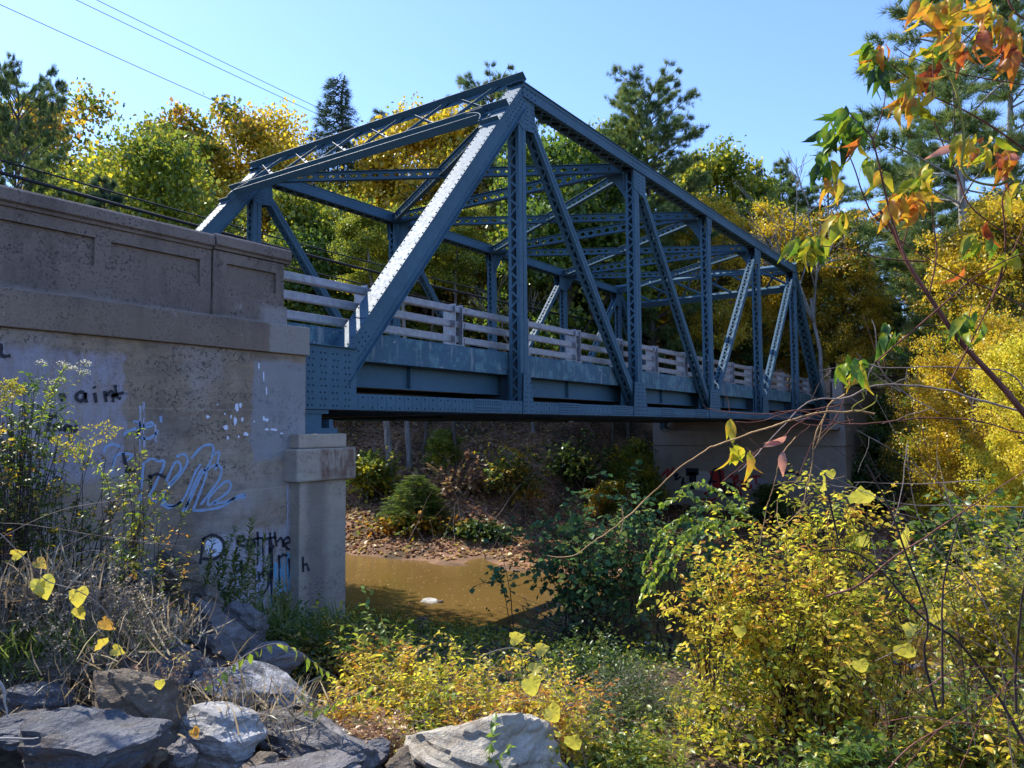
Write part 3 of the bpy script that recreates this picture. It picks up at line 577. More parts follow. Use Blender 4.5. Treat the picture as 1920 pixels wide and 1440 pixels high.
# water : murky brown shallow river, real surface over the modelled bed
m = NT('muddy_river_water'); rp = m.noise(1, 5, .6, vec=m.map((1.6, .8, 1), rot=(0, 0, .3))); rp2 = m.noise(9, 3, .6, vec=m.map((1.0, .5, 1)))
c = m.mix(m.noise(.35, 3, .5), (.125, .078, .022), (.20, .125, .038)); M['water'] = m.done(m.bsdf(c, .04, m.bump(m.math('ADD', rp, m.math('MULTIPLY', rp2, .5)), .38, .06), .5))
g = MB(); g.add([(-2, -300, -6.2), (60, -300, -6.2), (60, 300, -6.2), (-2, 300, -6.2)], [(0, 1, 2, 3)]); tag(g.build('river', M['water']), kind='structure')
g = MB(); g.box(-40, -.43, .85, 9.2, 1.2, 1.29); tag(g.build('road', M['asphalt']), kind='structure')
g = MB(); g.box(37.3, 120, .3, 9.7, 1.2, 1.31); tag(g.build('road', M['asphalt']), kind='structure')

# ================================================================ FOLIAGE MATERIALS
def leafmat(name, stops, trans=.52, gloss=.2):
    m = NT(name); a = m.n('ShaderNodeAttribute', attribute_name='rnd'); n1 = m.noise(19, 4, .65); col = m.ramp(m.math('ADD', m.math('ADD', a.outputs['Fac'], m.mr(n1, .3, .7, -.16, .16)), m.mr(m.noise(.55, 3, .6), .3, .7, -.2, .2)), stops); col = m.mix(m.mr(n1, .55, .75, 0, .3), col, (.12, .07, .02))
    d = m.n('ShaderNodeBsdfDiffuse'); t = m.n('ShaderNodeBsdfTranslucent'); g = m.n('ShaderNodeBsdfGlossy'); g.inputs['Roughness'].default_value = .38; m.put(g.inputs[0], (.6, .65, .6, 1))
    m.put(d.inputs[0], col); m.put(t.inputs[0], m.mix(.35, col, (1, .95, .6), 'OVERLAY')); x = m.n('ShaderNodeMixShader'); x.inputs[0].default_value = trans; m.t.links.new(d.outputs[0], x.inputs[1]); m.t.links.new(t.outputs[0], x.inputs[2])
    y = m.n('ShaderNodeMixShader'); y.inputs[0].default_value = gloss * .25; m.t.links.new(x.outputs[0], y.inputs[1]); m.t.links.new(g.outputs[0], y.inputs[2]); return m.done(y.outputs[0])
GRN, DGR, YGR, YEL, GOL, ORG, BRN, RED = (.11, .19, .025), (.045, .085, .022), (.24, .275, .03), (.72, .58, .04), (.70, .45, .035), (.64, .26, .03), (.24, .13, .05), (.40, .05, .02)
def rp_(*cs): return [(i / (len(cs) - 1), c) for i, c in enumerate(cs)]
L = {'gold': leafmat('golden_leaves', rp_(GRN, YGR, GOL, GOL, YEL, ORG)), 'green': leafmat('green_leaves', rp_(DGR, GRN, GRN, YGR, YEL)), 'olive': leafmat('olive_brown_leaves', rp_(DGR, GRN, (.14, .15, .02), GOL, BRN, ORG)),
     'ygreen': leafmat('yellow_green_leaves', rp_(DGR, GRN, YGR, YGR, YEL, GOL)), 'pine': leafmat('pine_needles', rp_((.055, .11, .04), (.11, .18, .06), (.20, .26, .07), (.42, .33, .07)), .45), 'spruce': leafmat('spruce_needles', rp_((.03, .065, .04), (.06, .11, .06), (.10, .15, .07)), .3),
     'dark': leafmat('dark_leaves', rp_((.03, .06, .022), (.06, .11, .03), (.10, .16, .03), (.25, .24, .04)), .4), 'bright': leafmat('bright_gold_leaves', rp_((.16, .24, .03), (.42, .44, .035), (.68, .58, .06), (.76, .64, .07), (.74, .55, .06), (.70, .42, .05), (.50, .22, .05)), .58, .1), 'teal': leafmat('blue_green_leaves', rp_((.04, .10, .04), (.075, .17, .07), (.12, .22, .08), (.26, .30, .06)), .45, .05),
     'lime': leafmat('lime_leaves', rp_(GRN, (.16, .26, .03), (.26, .36, .04), (.42, .42, .05)), .55), 'cherry': leafmat('turning_cherry_leaves', rp_((.03, .07, .015), (.09, .19, .02), (.24, .30, .02), (.50, .42, .03), (.55, .28, .03), (.50, .15, .025), (.25, .04, .025)), .5, .12),
     'pink': leafmat('pink_leaves', rp_((.4, .16, .12), (.5, .24, .2))), 'brown': leafmat('dry_leaves', rp_((.15, .08, .05), (.36, .19, .11), (.55, .34, .21), (.45, .38, .08)), .3), 'grape': leafmat('yellow_vine_leaves', rp_((.38, .42, .07), (.60, .52, .08), (.66, .50, .07), (.50, .28, .06)), .45), 'flower': leafmat('goldenrod_flowers', rp_((.22, .30, .03), (.5, .42, .04), (.55, .38, .05))), 'white': leafmat('cream_flowers', rp_((.5, .5, .38), (.7, .68, .55))), 'grass': leafmat('grass_blades', rp_((.05, .10, .015), (.13, .2, .03), (.3, .26, .12))), 'straw': leafmat('dry_straw', rp_((.12, .09, .06), (.3, .24, .17), (.42, .38, .32)))}
def bark(name, col): m = NT(name); n1 = m.noise(1, 6, .7, vec=m.map((7, 7, 1.4))); c = m.mix(m.mr(n1, .35, .65), tuple(v * .5 for v in col), tuple(v * 1.4 for v in col)); return m.done(m.bsdf(c, .95, m.bump(n1, .6, .03), .1))
M['bark'] = bark('grey_brown_bark', (.13, .11, .09)); M['bark_pale'] = bark('pale_grey_bark', (.30, .28, .25)); M['twig_red'] = bark('reddish_twig', (.17, .075, .055)); M['twig_tan'] = bark('tan_twig', (.42, .27, .13)); M['twig_grey'] = bark('grey_twig', (.26, .21, .18)); M['twig_dark'] = bark('dark_twig', (.06, .042, .036)); M['twig_green'] = bark('green_vine_stem', (.26, .24, .05))
# ================================================================ LEAF GEOMETRY
T = {}
def tmpl(n, v, f): T[n] = (np.array(v, float), f)
def ov(wd, droop=.12): return [(0, 0, 0), (.33, 0, 0), (.68, 0, -.02), (1, 0, -droop), (.28, wd, .07), (.66, wd * .72, .04), (.28, -wd, .07), (.66, -wd * .72, .04)]
of = [(0, 1, 4), (1, 2, 5), (1, 5, 4), (2, 3, 5), (0, 6, 1), (1, 6, 7), (1, 7, 2), (2, 7, 3)]
tmpl('ovate', ov(.26), of); tmpl('round', ov(.38, .05), of); tmpl('narrow', ov(.10, .2), of)
tmpl('quad', [(0, 0, 0), (.5, .38, .1), (1, 0, 0), (.5, -.38, .1)], [(0, 1, 2), (0, 2, 3)])
tmpl('card', [(-.45, -.3, 0), (.4, -.42, .1), (.55, .35, 0), (-.35, .42, .12)], [(0, 1, 2), (0, 2, 3)])
lx = [0, .14, .32, .52, .74, 1]; lw = [.01, .10, .155, .145, .075, 0]; lz = [0, .04, .05, .0, -.13, -.36]
tmpl('lance', [(x, 0, z) for x, z in zip(lx, lz)] + [(x, w_, z + w_ * .35 + .012 * (-1) ** i) for i, (x, w_, z) in enumerate(zip(lx, lw, lz))] + [(x, -w_, z + w_ * .35 - .012 * (-1) ** i) for i, (x, w_, z) in enumerate(zip(lx, lw, lz))],
     [t for i in range(5) for t in ((i, i + 1, i + 7), (i, i + 7, i + 6), (i, i + 12, i + 13), (i, i + 13, i + 1))])
gr_ = [(0, .0), (-.12, .22), (-.06, .42), (.14, .50), (.32, .47), (.48, .44), (.62, .34), (.80, .20), (1, 0)]; gq = gr_ + [(x, -y) for x, y in gr_[-2:0:-1]]; gk = len(gq); gv = [(.34, 0, .0)] + [(.34 + (x - .34) * .55, y * .55, abs(y) * .16 + .045 * (-1) ** i) for i, (x, y) in enumerate(gq)] + [(x * (1 + .05 * math.sin(i * 5)), y * (1 + .07 * math.cos(i * 3)), abs(y) * .34 - x * x * .26 - .05 * (-1) ** i + .05 * math.sin(i * 2.1)) for i, (x, y) in enumerate(gq)]
tmpl('grape', gv, [(0, 1 + i, 1 + (i + 1) % gk) for i in range(gk)] + [t for i in range(gk) for t in ((1 + i, 1 + gk + i, 1 + gk + (i + 1) % gk), (1 + i, 1 + gk + (i + 1) % gk, 1 + (i + 1) % gk))])
tv = []; tf = []
for i, (a, b) in enumerate([(0, 0), (.5, .3), (-.5, .3), (.35, -.4), (-.35, -.4), (0, .55)]):
    d = np.array([1, a, b], float); d /= np.linalg.norm(d); p = np.cross(d, (0.2, .5, .8)); p /= np.linalg.norm(p); k = len(tv); tv += [tuple(p * .035), tuple(-p * .035), tuple(d)]; tf.append((k, k + 1, k + 2))
tmpl('tuft', tv, tf)
tmpl('blade', [(0, -.022, 0), (0, .022, 0), (.4, .02, .03), (.4, -.02, .03), (.75, .012, -.04), (.75, -.012, -.04), (1, 0, -.2)], [(0, 1, 2), (0, 2, 3), (3, 2, 4), (3, 4, 5), (5, 4, 6)])
def unitv(a): return a / (np.linalg.norm(a, axis=-1, keepdims=True) + 1e-9)
def leafgeo(pos, dr, nr, size, t):
    tv, tf = T[t]; d = unitv(dr); n = nr - (nr * d).sum(-1, keepdims=True) * d; n = unitv(n); s = np.cross(n, d); B = np.stack([d, s, n], 1) * np.asarray(size)[:, None, None]
    V = pos[:, None, :] + np.einsum('vk,nkj->nvj', tv, B); k = len(tv); F = (np.arange(len(pos))[:, None, None] * k + np.array(tf)[None]).reshape(-1, 3); return V.reshape(-1, 3), F, k
def leaves(name, pos, dr, nr, size, t, rnd, mat, parent=None):
    V, F, k = leafgeo(pos, dr, nr, size, t); return link(name, raw_mesh(name, V, None, F, np.repeat(np.clip(rnd, 0, 1), k)), mat, parent)
def tubes_geo(polys):
    """polys: list of (points, r0, r1); square-ish tubes, vectorised per line"""
    VV = []; FF = []; off = 0
    for P, r0, r1 in polys:
        P = np.asarray(P, float); n = len(P); k = 5 if r0 > .02 else 4; d = np.gradient(P, axis=0); d = unitv(d); a = unitv(np.cross(d, np.array([.13, .21, .97]) if abs(d[0, 2]) < .9 else np.array([1, .1, 0.]))); b = np.cross(d, a); r = np.linspace(r0, r1, n)[:, None]
        ring = np.stack([P + r * (a * math.cos(2 * math.pi * i / k) + b * math.sin(2 * math.pi * i / k)) for i in range(k)], 1); VV.append(ring.reshape(-1, 3))
        i = np.arange(n - 1)[:, None] * k; j = np.arange(k)[None]; jn = (j + 1) % k; FF.append(np.stack([i + j, i + jn, i + k + jn, i + k + j], -1).reshape(-1, 4) + off); off += n * k
    return np.concatenate(VV), np.concatenate(FF)
def tubes(name, polys, mat, parent=None): V, F = tubes_geo(polys); return link(name, raw_mesh(name, V, F, smooth=True), mat, parent)
def curve(rg, a, b, n=8, sag=0.0, wig=.0):
    a = np.array(a, float); b = np.array(b, float); t = np.linspace(0, 1, n)[:, None]; P = a + (b - a) * t; P[:, 2] += (sag * 4 * t * (1 - t))[:, 0]; L_ = np.linalg.norm(b - a); w_ = rg.normal(0, 1, (n, 3)) * wig * L_; w_[0] = 0; w_ = np.cumsum(w_, 0) / math.sqrt(n); return P + w_
# ================================================================ TREE PROTOTYPES (height 1 unit = 1 m)
def decid(seed, H=16, Rr=5, zc=.62, lobes=9, clumps=120, per=170, leaf=.26, open_=.0, twigs=True):
    rg = np.random.default_rng(seed); polys = []; tp = np.cumsum(np.vstack([[0, 0, 0], rg.normal(0, .18, (9, 3)) * [1, 1, 0] + [0, 0, H * .86 / 9]]), 0); polys.append((tp, H * .018, H * .004)); LC = []; 
    for i in range(lobes):
        a = i * 2.4 + rg.uniform(-.4, .4); z = H * (zc + (i / lobes - .5) * .62 + rg.uniform(-.03, .03)); q = abs(z / H - zc + .04) / .42; rr = Rr * math.sqrt(max(.05, 1 - q * q)) * rg.uniform(.45, .75)
        c = np.array([rr * math.cos(a), rr * math.sin(a), z]); k = min(8, max(2, int((z / H - .18) / .86 * 9))); st = tp[k] ; P = curve(rg, st, c, 7, rr * .06, .03); polys.append((P, H * .007, H * .0018)); LC.append((c, rg.uniform(.30, .46) * Rr, P))
    LC.append((np.array([0, 0, H * .9]), Rr * .34, None)); cen = []; val = []
    for i in range(clumps):
        c, r, P = LC[rg.integers(len(LC))]; r = r * (.72 if lobes > 18 else 1); d = rg.normal(0, 1, 3); d /= np.linalg.norm(d); q = c + d * r * [1, 1, .75] * rg.uniform(.55 + open_ * .3, 1.12); cen.append(q); val.append(rg.uniform(-.16, .16))
        if twigs and P is not None: polys.append((curve(rg, P[rg.integers(3, 7)], q, 5, .1, .05), .035, .012))
    cen = np.array(cen); val = np.array(val); n = clumps * per; ci = rg.integers(clumps, size=n); sg = Rr * (.13 - .03 * open_) * rg.uniform(.7, 1.3, clumps)[ci][:, None]
    pos = cen[ci] + np.clip(rg.normal(0, 1, (n, 3)), -1.9, 1.9) * sg * [1, 1, .62]; keep = pos[:, 2] > H * .12; pos = pos[keep]; ci = ci[keep]; n = len(pos); out = unitv(pos - [0, 0, H * .55])
    dr = rg.normal(0, 1, (n, 3)) + out * .5 - [0, 0, .3]; nr = rg.normal(0, .8, (n, 3)) + out * .4 + [0, 0, .5]; rnd = .45 + val[ci] + rg.normal(0, .16, n); V, F, k = leafgeo(pos, dr, nr, leaf * rg.uniform(.6, 1.35, n), 'card')
    tv_, tf_ = tubes_geo(polys); return raw_mesh('crown', V, None, F, np.repeat(np.clip(rnd, 0, 1), k)), raw_mesh('trunk', tv_, tf_, smooth=True), H, Rr
def conifer(seed, H=20, Rr=4, kind='pine', per=15000, tuft=.42, z0=.15):
    rg = np.random.default_rng(seed); polys = [(np.cumsum(np.vstack([[0, 0, 0], rg.normal(0, .07, (14, 3)) * [1, 1, 0] + [0, 0, H / 14]]), 0), H * .014, H * .002)]; BP = []; BD = []
    z = z0 * H; lv = 0
    while z < H * .985:
        f = (z / H - z0) / (1 - z0)
        if kind == 'spruce': L_ = Rr * (1 - f) ** .85 + .25; nb = 9; dz = H * .022; up = -.18
        elif kind == 'hemlock': L_ = Rr * (1 - f) ** .7 + .35; nb = 9; dz = H * .025; up = -.1
        elif kind == 'broad': L_ = Rr * (1 - .55 * f ** 2.2) * rg.uniform(.65, 1.12); nb = rg.integers(5, 8); dz = H * rg.uniform(.035, .05); up = .15 + .55 * f
        else: L_ = Rr * (.35 + .65 * math.sin(math.pi * min(1, f * .8 + .25))) * rg.uniform(.6, 1.15) * (1 - .75 * max(0, f - .65) / .35); nb = rg.integers(4, 7); dz = H * rg.uniform(.032, .05); up = .1 + .4 * f
        a0 = rg.uniform(0, 6.28)
        for i in range(nb):
            a = a0 + i * 6.283 / nb + rg.uniform(-.3, .3); l = L_ * rg.uniform(.65, 1.1); zz = z + rg.uniform(-.3, .3) * dz; e = np.array([l * math.cos(a), l * math.sin(a), zz + l * up]); P = curve(rg, (0, 0, zz), e, 7, (.04 if kind in ('pine', 'broad') else .06) * l, .015); polys.append((P, .05 if kind in ('pine', 'broad') else .03, .01)); m_ = max(2, int(l * (5 if kind in ('pine', 'broad') else 7)))
            for j in range(m_):
                t = rg.uniform(.25, 1) ** .8; k = t * 6; i0 = min(5, int(k)); p = P[i0] + (P[i0 + 1] - P[i0]) * (k - i0); sd_ = rg.choice([-1, 1]) * rg.uniform(.5, 1.2); d = np.array([math.cos(a + sd_), math.sin(a + sd_), rg.uniform(-.15, .35) if kind in ('pine', 'broad') else rg.uniform(-.5, .05)]); sl_ = rg.uniform(.25, .85) * min(1, (1.15 - t) * l * .5 + .3) * (1.3 if kind in ('pine', 'broad') else 1)
                BP.append((p, p + d * sl_, rg.uniform(-.2, .2)))
        z += dz; lv += 1
    n = per; bi = rg.integers(len(BP), size=n); A = np.array([b[0] for b in BP])[bi]; B = np.array([b[1] for b in BP])[bi]; va = np.array([b[2] for b in BP])[bi]; t = rg.uniform(.1, 1.05, n)[:, None]; pos = A + (B - A) * t + rg.normal(0, .05, (n, 3))
    dr = unitv(B - A) + rg.normal(0, .5, (n, 3)) + ([0, 0, .45] if kind in ('pine', 'broad') else [0, 0, -.1]); nr = rg.normal(0, 1, (n, 3)); rnd = .4 + va + rg.normal(0, .15, n); V, F, k = leafgeo(pos, dr, nr, tuft * rg.uniform(.6, 1.3, n), 'tuft'); tv_, tf_ = tubes_geo(polys)
    return raw_mesh('crown', V, None, F, np.repeat(np.clip(rnd, 0, 1), k)), raw_mesh('trunk', tv_, tf_, smooth=True), H, Rr
def bare(seed, H=13, Rr=4):
    rg = np.random.default_rng(seed); polys = []
    def rec(p, d, l, r, dep):
        q = p + d * l; P = curve(rg, p, q, 5, 0, .06); polys.append((P, r, r * .62))
        if dep:
            for _ in range(3 if dep > 1 else 4): e = unitv(d * 1.3 + rg.normal(0, .55, 3) + [0, 0, .25]); rec(P[rg.integers(2, 5)], e, l * rg.uniform(.55, .8), r * .6, dep - 1)
    rec(np.zeros(3), np.array([0, 0, 1.]), H * .4, .14, 4); tv_, tf_ = tubes_geo(polys); return raw_mesh('trunk', tv_, tf_, smooth=True), H, Rr
PR = {'oakA': decid(11, 16, 5.2, .62, 10, 130, 230, .21), 'oakB': decid(12, 17, 5.5, .66, 8, 80, 260, .22, .8), 'mapleA': decid(13, 14, 5, .58, 12, 170, 210, .2), 'mapleB': decid(14, 15, 4.6, .6, 11, 160, 210, .19), 'birchA': decid(15, 15, 4.6, .58, 13, 190, 210, .15), 'birchB': decid(16, 17, 4.2, .6, 12, 190, 200, .15), 'shrubA': decid(17, 6, 3, .52, 9, 90, 140, .17, twigs=False), 'shrubB': decid(18, 5, 2.8, .5, 8, 80, 140, .16, twigs=False),
      'nearA': decid(19, 14, 5, .6, 10, 130, 420, .13, .4), 'nearB': decid(20, 15, 5, .62, 9, 90, 480, .13, .9), 'pineA': conifer(21, 22, 5, 'pine', 13000, .42, .25), 'pineB': conifer(22, 20, 4.6, 'pine', 26000, .42, .22), 'pineC': conifer(25, 15, 5, 'pine', 42000, .26, .05), 'spruceA': conifer(23, 18, 3.4, 'spruce', 18000, .34, .08), 'pineE': conifer(29, 15, 5, 'broad', 60000, .24, .08), 'pineD': conifer(26, 17, 5.2, 'broad', 46000, .29, .12), 'birchC': decid(27, 14, 4.6, .55, 22, 230, 190, .12, .9), 'birchD': decid(28, 15, 4.2, .6, 20, 200, 200, .12, 1.0), 'hemA': conifer(24, 16, 4.2, 'hemlock', 20000, .34, .06)}
BARE = bare(31); COUNT = 0
def tree(name, label, px, top, D, proto, mat, rpx=None, group=None, trunk='bark', base=None, hp=None):
    """a tree standing on the ground D metres off, its top and breadth as measured"""
    global COUNT; COUNT += 1; q = at_d(px, 700, D); x, y = q[0], q[1]; z = gz(x, y) - .15 if base is None else base; tz = at_d(px, top, D)[2]
    cr, tr, H, Rr = PR[proto]; s = (tz - z) / H; sr = s if rpx is None else max(rpx / FPX * D / (Rr * 1.08), s * (1.15 if proto == 'spruceA' else .5 if proto == 'pineE' else .82))
    t = thing(name, label, 'tree', (x, y, z), group, rz=COUNT * 1.7); c = link('crown', cr, L[mat], t); k = link('trunk', tr, M[trunk], t)
    for o, mm in ((c, L[mat]), (k, M[trunk])): o.scale = (sr, sr, s); o.material_slots[0].link = 'OBJECT'; o.material_slots[0].material = mm
    return t
# ================================================================ TREES
GB = 'trees behind the bridge'
TR = [
 ('pine_tree', 'bushy dark pine with rusty inner needles at the left edge above the parapet', 20, 152, 21, 'pineE', 'pine', 130, 'bark'),
 ('oak_tree', 'tall yellow green oak standing right behind the pine at the left edge', 118, 166, 34, 'nearB', 'olive', 105, 'bark'),
 ('maple_tree', 'leafy bright green maple above the parapet between the two oaks on the left', 250, 250, 30, 'nearA', 'ygreen', 95, 'bark'),
 ('oak_tree', 'open crowned oak with dark clumps and sky gaps left of the golden birch', 345, 203, 60, 'oakB', 'olive', 95, 'bark'),
 ('pine_tree', 'small blue green pine low behind the parapet below the left oaks', 185, 320, 23, 'pineB', 'spruce', 60, 'bark'),
 ('oak_tree', 'brownish gold low tree behind the parapet left of the far end post', 330, 300, 58, 'oakA', 'gold', 75, 'bark'),
 ('birch_tree', 'large golden birch rising above the far left corner of the bridge', 505, 192, 62, 'birchA', 'gold', 118, 'bark'),
 ('birch_tree', 'smaller golden birch beside the far end post of the near portal', 420, 285, 60, 'birchB', 'gold', 70, 'bark'),
 ('spruce_tree', 'pointed dark spruce against the sky right of the golden birch', 630, 126, 62, 'spruceA', 'spruce', 62, 'bark'),
 ('spruce_tree', 'small dark spruce tip showing over the portal beam', 712, 192, 66, 'spruceA', 'spruce', 40, 'bark'),
 ('oak_tree', 'yellow green treetop poking above the middle of the portal beam', 790, 190, 60, 'mapleB', 'gold', 65, 'bark'),
 ('maple_tree', 'bright green and yellow maple filling the view behind the far truss knee', 610, 335, 56, 'mapleA', 'ygreen', 120, 'bark'),
 ('maple_tree', 'yellow leaved maple seen through the first truss panel left of the near end post', 700, 310, 60, 'mapleB', 'gold', 85, 'bark'),
 ('hemlock_tree', 'dark hemlock seen below the apex of the near end post', 850, 245, 60, 'hemA', 'spruce', 95, 'bark'),
 ('pine_tree', 'pine tips rising over the portal beam just left of the apex', 925, 158, 62, 'pineD', 'pine', 55, 'bark'),
 ('oak_tree', 'gold and orange oak behind the lattice braces of the second panel', 905, 300, 58, 'oakA', 'olive', 90, 'bark'),
 ('maple_tree', 'dense green maple seen between the first two posts of the near truss', 1075, 225, 50, 'mapleA', 'green', 90, 'bark'),
 ('maple_tree', 'lime yellow maple at the left foot of the big white pine', 1120, 232, 56, 'mapleB', 'ygreen', 70, 'bark'),
 ('white_pine', 'big open white pine standing alone against the sky above the top chord', 1222, 156, 50, 'pineD', 'pine', 100, 'bark'),
 ('maple_tree', 'yellow and lime maple right of the big white pine', 1345, 262, 60, 'mapleB', 'ygreen', 75, 'bark'),
 ('maple_tree', 'orange tinted golden tree below the lime maple above the top chord', 1330, 345, 50, 'birchD', 'gold', 85, 'bark'),
 ('spruce_tree', 'dark conifer in the dip of the skyline', 1425, 292, 72, 'pineB', 'spruce', 50, 'bark'),
 ('birch_tree', 'small pure yellow tree in front of the dark skyline conifer', 1412, 322, 60, 'birchB', 'bright', 38, 'bark'),
 ('pine_tree', 'grey green pine right of the dark skyline conifer', 1480, 285, 68, 'pineB', 'pine', 60, 'bark'),
 ('pine_tree', 'blue green pine behind the hanging cherry leaves', 1560, 275, 66, 'pineA', 'pine', 60, 'bark'),
 ('birch_tree', 'broad golden tree behind the middle of the sloping top chord', 1440, 365, 54, 'birchC', 'gold', 95, 'bark'),
 ('oak_tree', 'olive gold tree right of the top of the far portal', 1560, 400, 52, 'oakA', 'olive', 85, 'bark'),
 ('birch_tree', 'orange gold tree standing just right of the far end post', 1590, 465, 50, 'birchD', 'gold', 70, 'bark'),
 ('hemlock_tree', 'shadowy hemlock behind the utility pole with the crossarm', 1675, 380, 80, 'hemA', 'dark', 120, 'bark'),
 ('hemlock_tree', 'shadowy hemlock seen behind the middle truss panels', 1210, 420, 56, 'hemA', 'dark', 110, 'bark'),
 ('hemlock_tree', 'dark hemlock behind the top of the third and fourth posts', 1370, 440, 52, 'hemA', 'dark', 90, 'bark'),
 ('white_pine', 'towering white pine with pale trunk leaving the frame at the upper right', 1812, -190, 40, 'pineA', 'pine', 185, 'bark_pale'),
 ('white_pine', 'second tall white pine at the right edge of the frame', 1925, -150, 46, 'pineA', 'pine', 130, 'bark_pale'),
 ('pine_tree', 'shorter pine left of the towering white pine', 1745, 205, 54, 'pineB', 'pine', 65, 'bark'),
 ('birch_tree', 'yellow birch behind the leaning cherry stem', 1815, 400, 44, 'birchC', 'olive', 75, 'bark'),
 ('birch_tree', 'tall bright gold birch right of the towering pine trunk', 1890, 330, 36, 'birchD', 'gold', 95, 'bark'),
 ('maple_tree', 'orange yellow maple low behind the bare arching branches', 1835, 560, 33, 'birchC', 'gold', 95, 'bark'),
 ('birch_tree', 'glowing yellow tree at the right edge beside the river bank', 1925, 600, 27, 'birchD', 'bright', 85, 'bark'),
 ('maple_tree', 'yellow sapling thicket right of the far wing wall', 1735, 690, 37, 'birchC', 'olive', 80, 'bark'),
 ('maple_tree', 'green and gold tree behind the far truss third panel', 1010, 395, 62, 'oakA', 'olive', 90, 'bark'),
 ('hemlock_tree', 'dark evergreen behind the far truss second panel', 840, 375, 62, 'hemA', 'spruce', 80, 'bark'),
 ('maple_tree', 'yellow speckled tree behind the guard rail near the first rail post', 790, 415, 58, 'mapleB', 'ygreen', 85, 'bark'),
 ('oak_tree', 'orange leaved oak low behind the far abutment rail', 1500, 560, 56, 'oakA', 'gold', 70, 'bark'),
 ('maple_tree', 'deep green tree low behind the parapet end block', 545, 430, 52, 'mapleA', 'green', 75, 'bark'),
]
for nm, lb, px, top, D, pr, mt, rp, tk in TR: tree(nm, lb, px, top, D, pr, mt, rp, GB, tk)
for i, (px, top, D, lb) in enumerate([(1545, 370, 47, 'leafless grey tree right of the sloping top chord'), (1000, 500, 50, 'bare twiggy tree seen through the far truss above the guard rail')]):
    q = at_d(px, 700, D); z = gz(q[0], q[1]); t = thing('bare_tree', lb, 'tree', (q[0], q[1], z)); o = link('trunk', BARE[0], M['bark_pale'], t); s = (at_d(px, top, D)[2] - z) / 11; o.scale = (s, s, s)
# far slope trunks under the bridge and undergrowth on the far bank
def bankpoint(px, py):
    """where the sight line meets the modelled ground"""
    for D in np.arange(8, 90, .15):
        q = at_d(px, py, D)
        if q[2] < gz(q[0], q[1]) and D > 10 and q[0] > 14: return q
    return at_d(px, py, 60)
UT = 'tree trunks on the far bank'
for i, (px, py, r, lean, lb) in enumerate([(735, 915, .24, -.10, 'pale leaning trunk on the far bank just right of the bearing block'), (768, 880, .20, -.02, 'dark straight trunk on the far bank right of the pale leaning one'), (852, 880, .17, .03, 'thin trunk under the bridge above the leaf litter patch'), (792, 850, .13, .05, 'thinnest trunk between the two dark ones on the far bank'), (1180, 870, .18, -.04, 'dark trunk left of the far abutment under the bridge'), (1145, 860, .10, .08, 'slender crooked trunk left of the dark one by the far abutment')]):
    q = bankpoint(px, py); t = thing('tree', lb, 'tree', (q[0], q[1], gz(q[0], q[1]) - .2), UT); rg = np.random.default_rng(i); H = 15
    P = np.cumsum(np.vstack([[0, 0, 0], rg.normal(0, .05, (12, 3)) * [1, 1, 0] + [lean * H / 12 * .6, -lean * H / 12 * .8, H / 12]]), 0); pl = [(P, r, r * .35)]
    for k in range(10): s = P[rg.integers(2, 12)]; pl.append((curve(rg, s, s + rg.normal(0, 1, 3) * [2, 2, .6] + [0, 0, .5], 6, .1, .06), .03, .008))
    tubes('trunk', pl, M['bark_pale'] if i in (0, 1) else M['bark'], t)
    co2 = link('crown', PR['mapleB'][0], None, t); co2.scale = (.42, .42, .42); co2.location = (P[-1][0], P[-1][1], P[-1][2] - 5); co2.material_slots[0].link = 'OBJECT'; co2.material_slots[0].material = L['ygreen']
SH = [('hemlock_sapling', 'low feathery green hemlock sapling on the far bank by the water', 780, 975, 888, 'hemA', 'green', 75), 
      ('bush', 'yellow green bush left of the far abutment', 1195, 960, 835, 'shrubA', 'ygreen', 55), ('bush', 'low olive bush in front of the far abutment left corner', 1150, 985, 905, 'shrubB', 'olive', 60),
      ('bush', 'dark rounded bush in front of the far abutment wall', 1450, 990, 915, 'shrubA', 'dark', 55), ('bush', 'dense dark green bush below the far wing wall', 1640, 960, 815, 'shrubA', 'dark', 75), ('bush', 'ivy green bush right of the far wing wall top', 1690, 900, 735, 'shrubB', 'green', 65), ('bush', 'small yellow sapling behind the near bearing block', 690, 905, 850, 'shrubB', 'ygreen', 35),
      ('bush', 'yellow sapling with open twigs above the leaf litter under the bridge', 830, 880, 808, 'shrubB', 'ygreen', 42), ('bush', 'sunlit gold bush on the right bank behind the twigs', 1800, 1000, 800, 'shrubA', 'bright', 85), ('bush', 'dark green laurel bush on the right bank', 1870, 1010, 900, 'shrubB', 'green', 70)]
for nm, lb, px, by, top, pr, mt, rp in SH:
    q = bankpoint(px, by); D = float(np.dot(np.array(q) - CAM, FW)); cr, tr, H, Rr = PR[pr]; z = gz(q[0], q[1]) - .1; s = (at_d(px, top, D)[2] - z) / H; sr = rp / FPX * D / Rr
    t = thing(nm, lb, 'bush', (q[0], q[1], z), 'bushes on the far bank', rz=px * .01); c = link('foliage', cr, L[mt], t); k = link('stems', tr, M['bark'], t)
    for o, mm in ((c, L[mt]), (k, M['bark'])): o.scale = (sr, sr, max(s, .15)); o.material_slots[0].link = 'OBJECT'; o.material_slots[0].material = mm
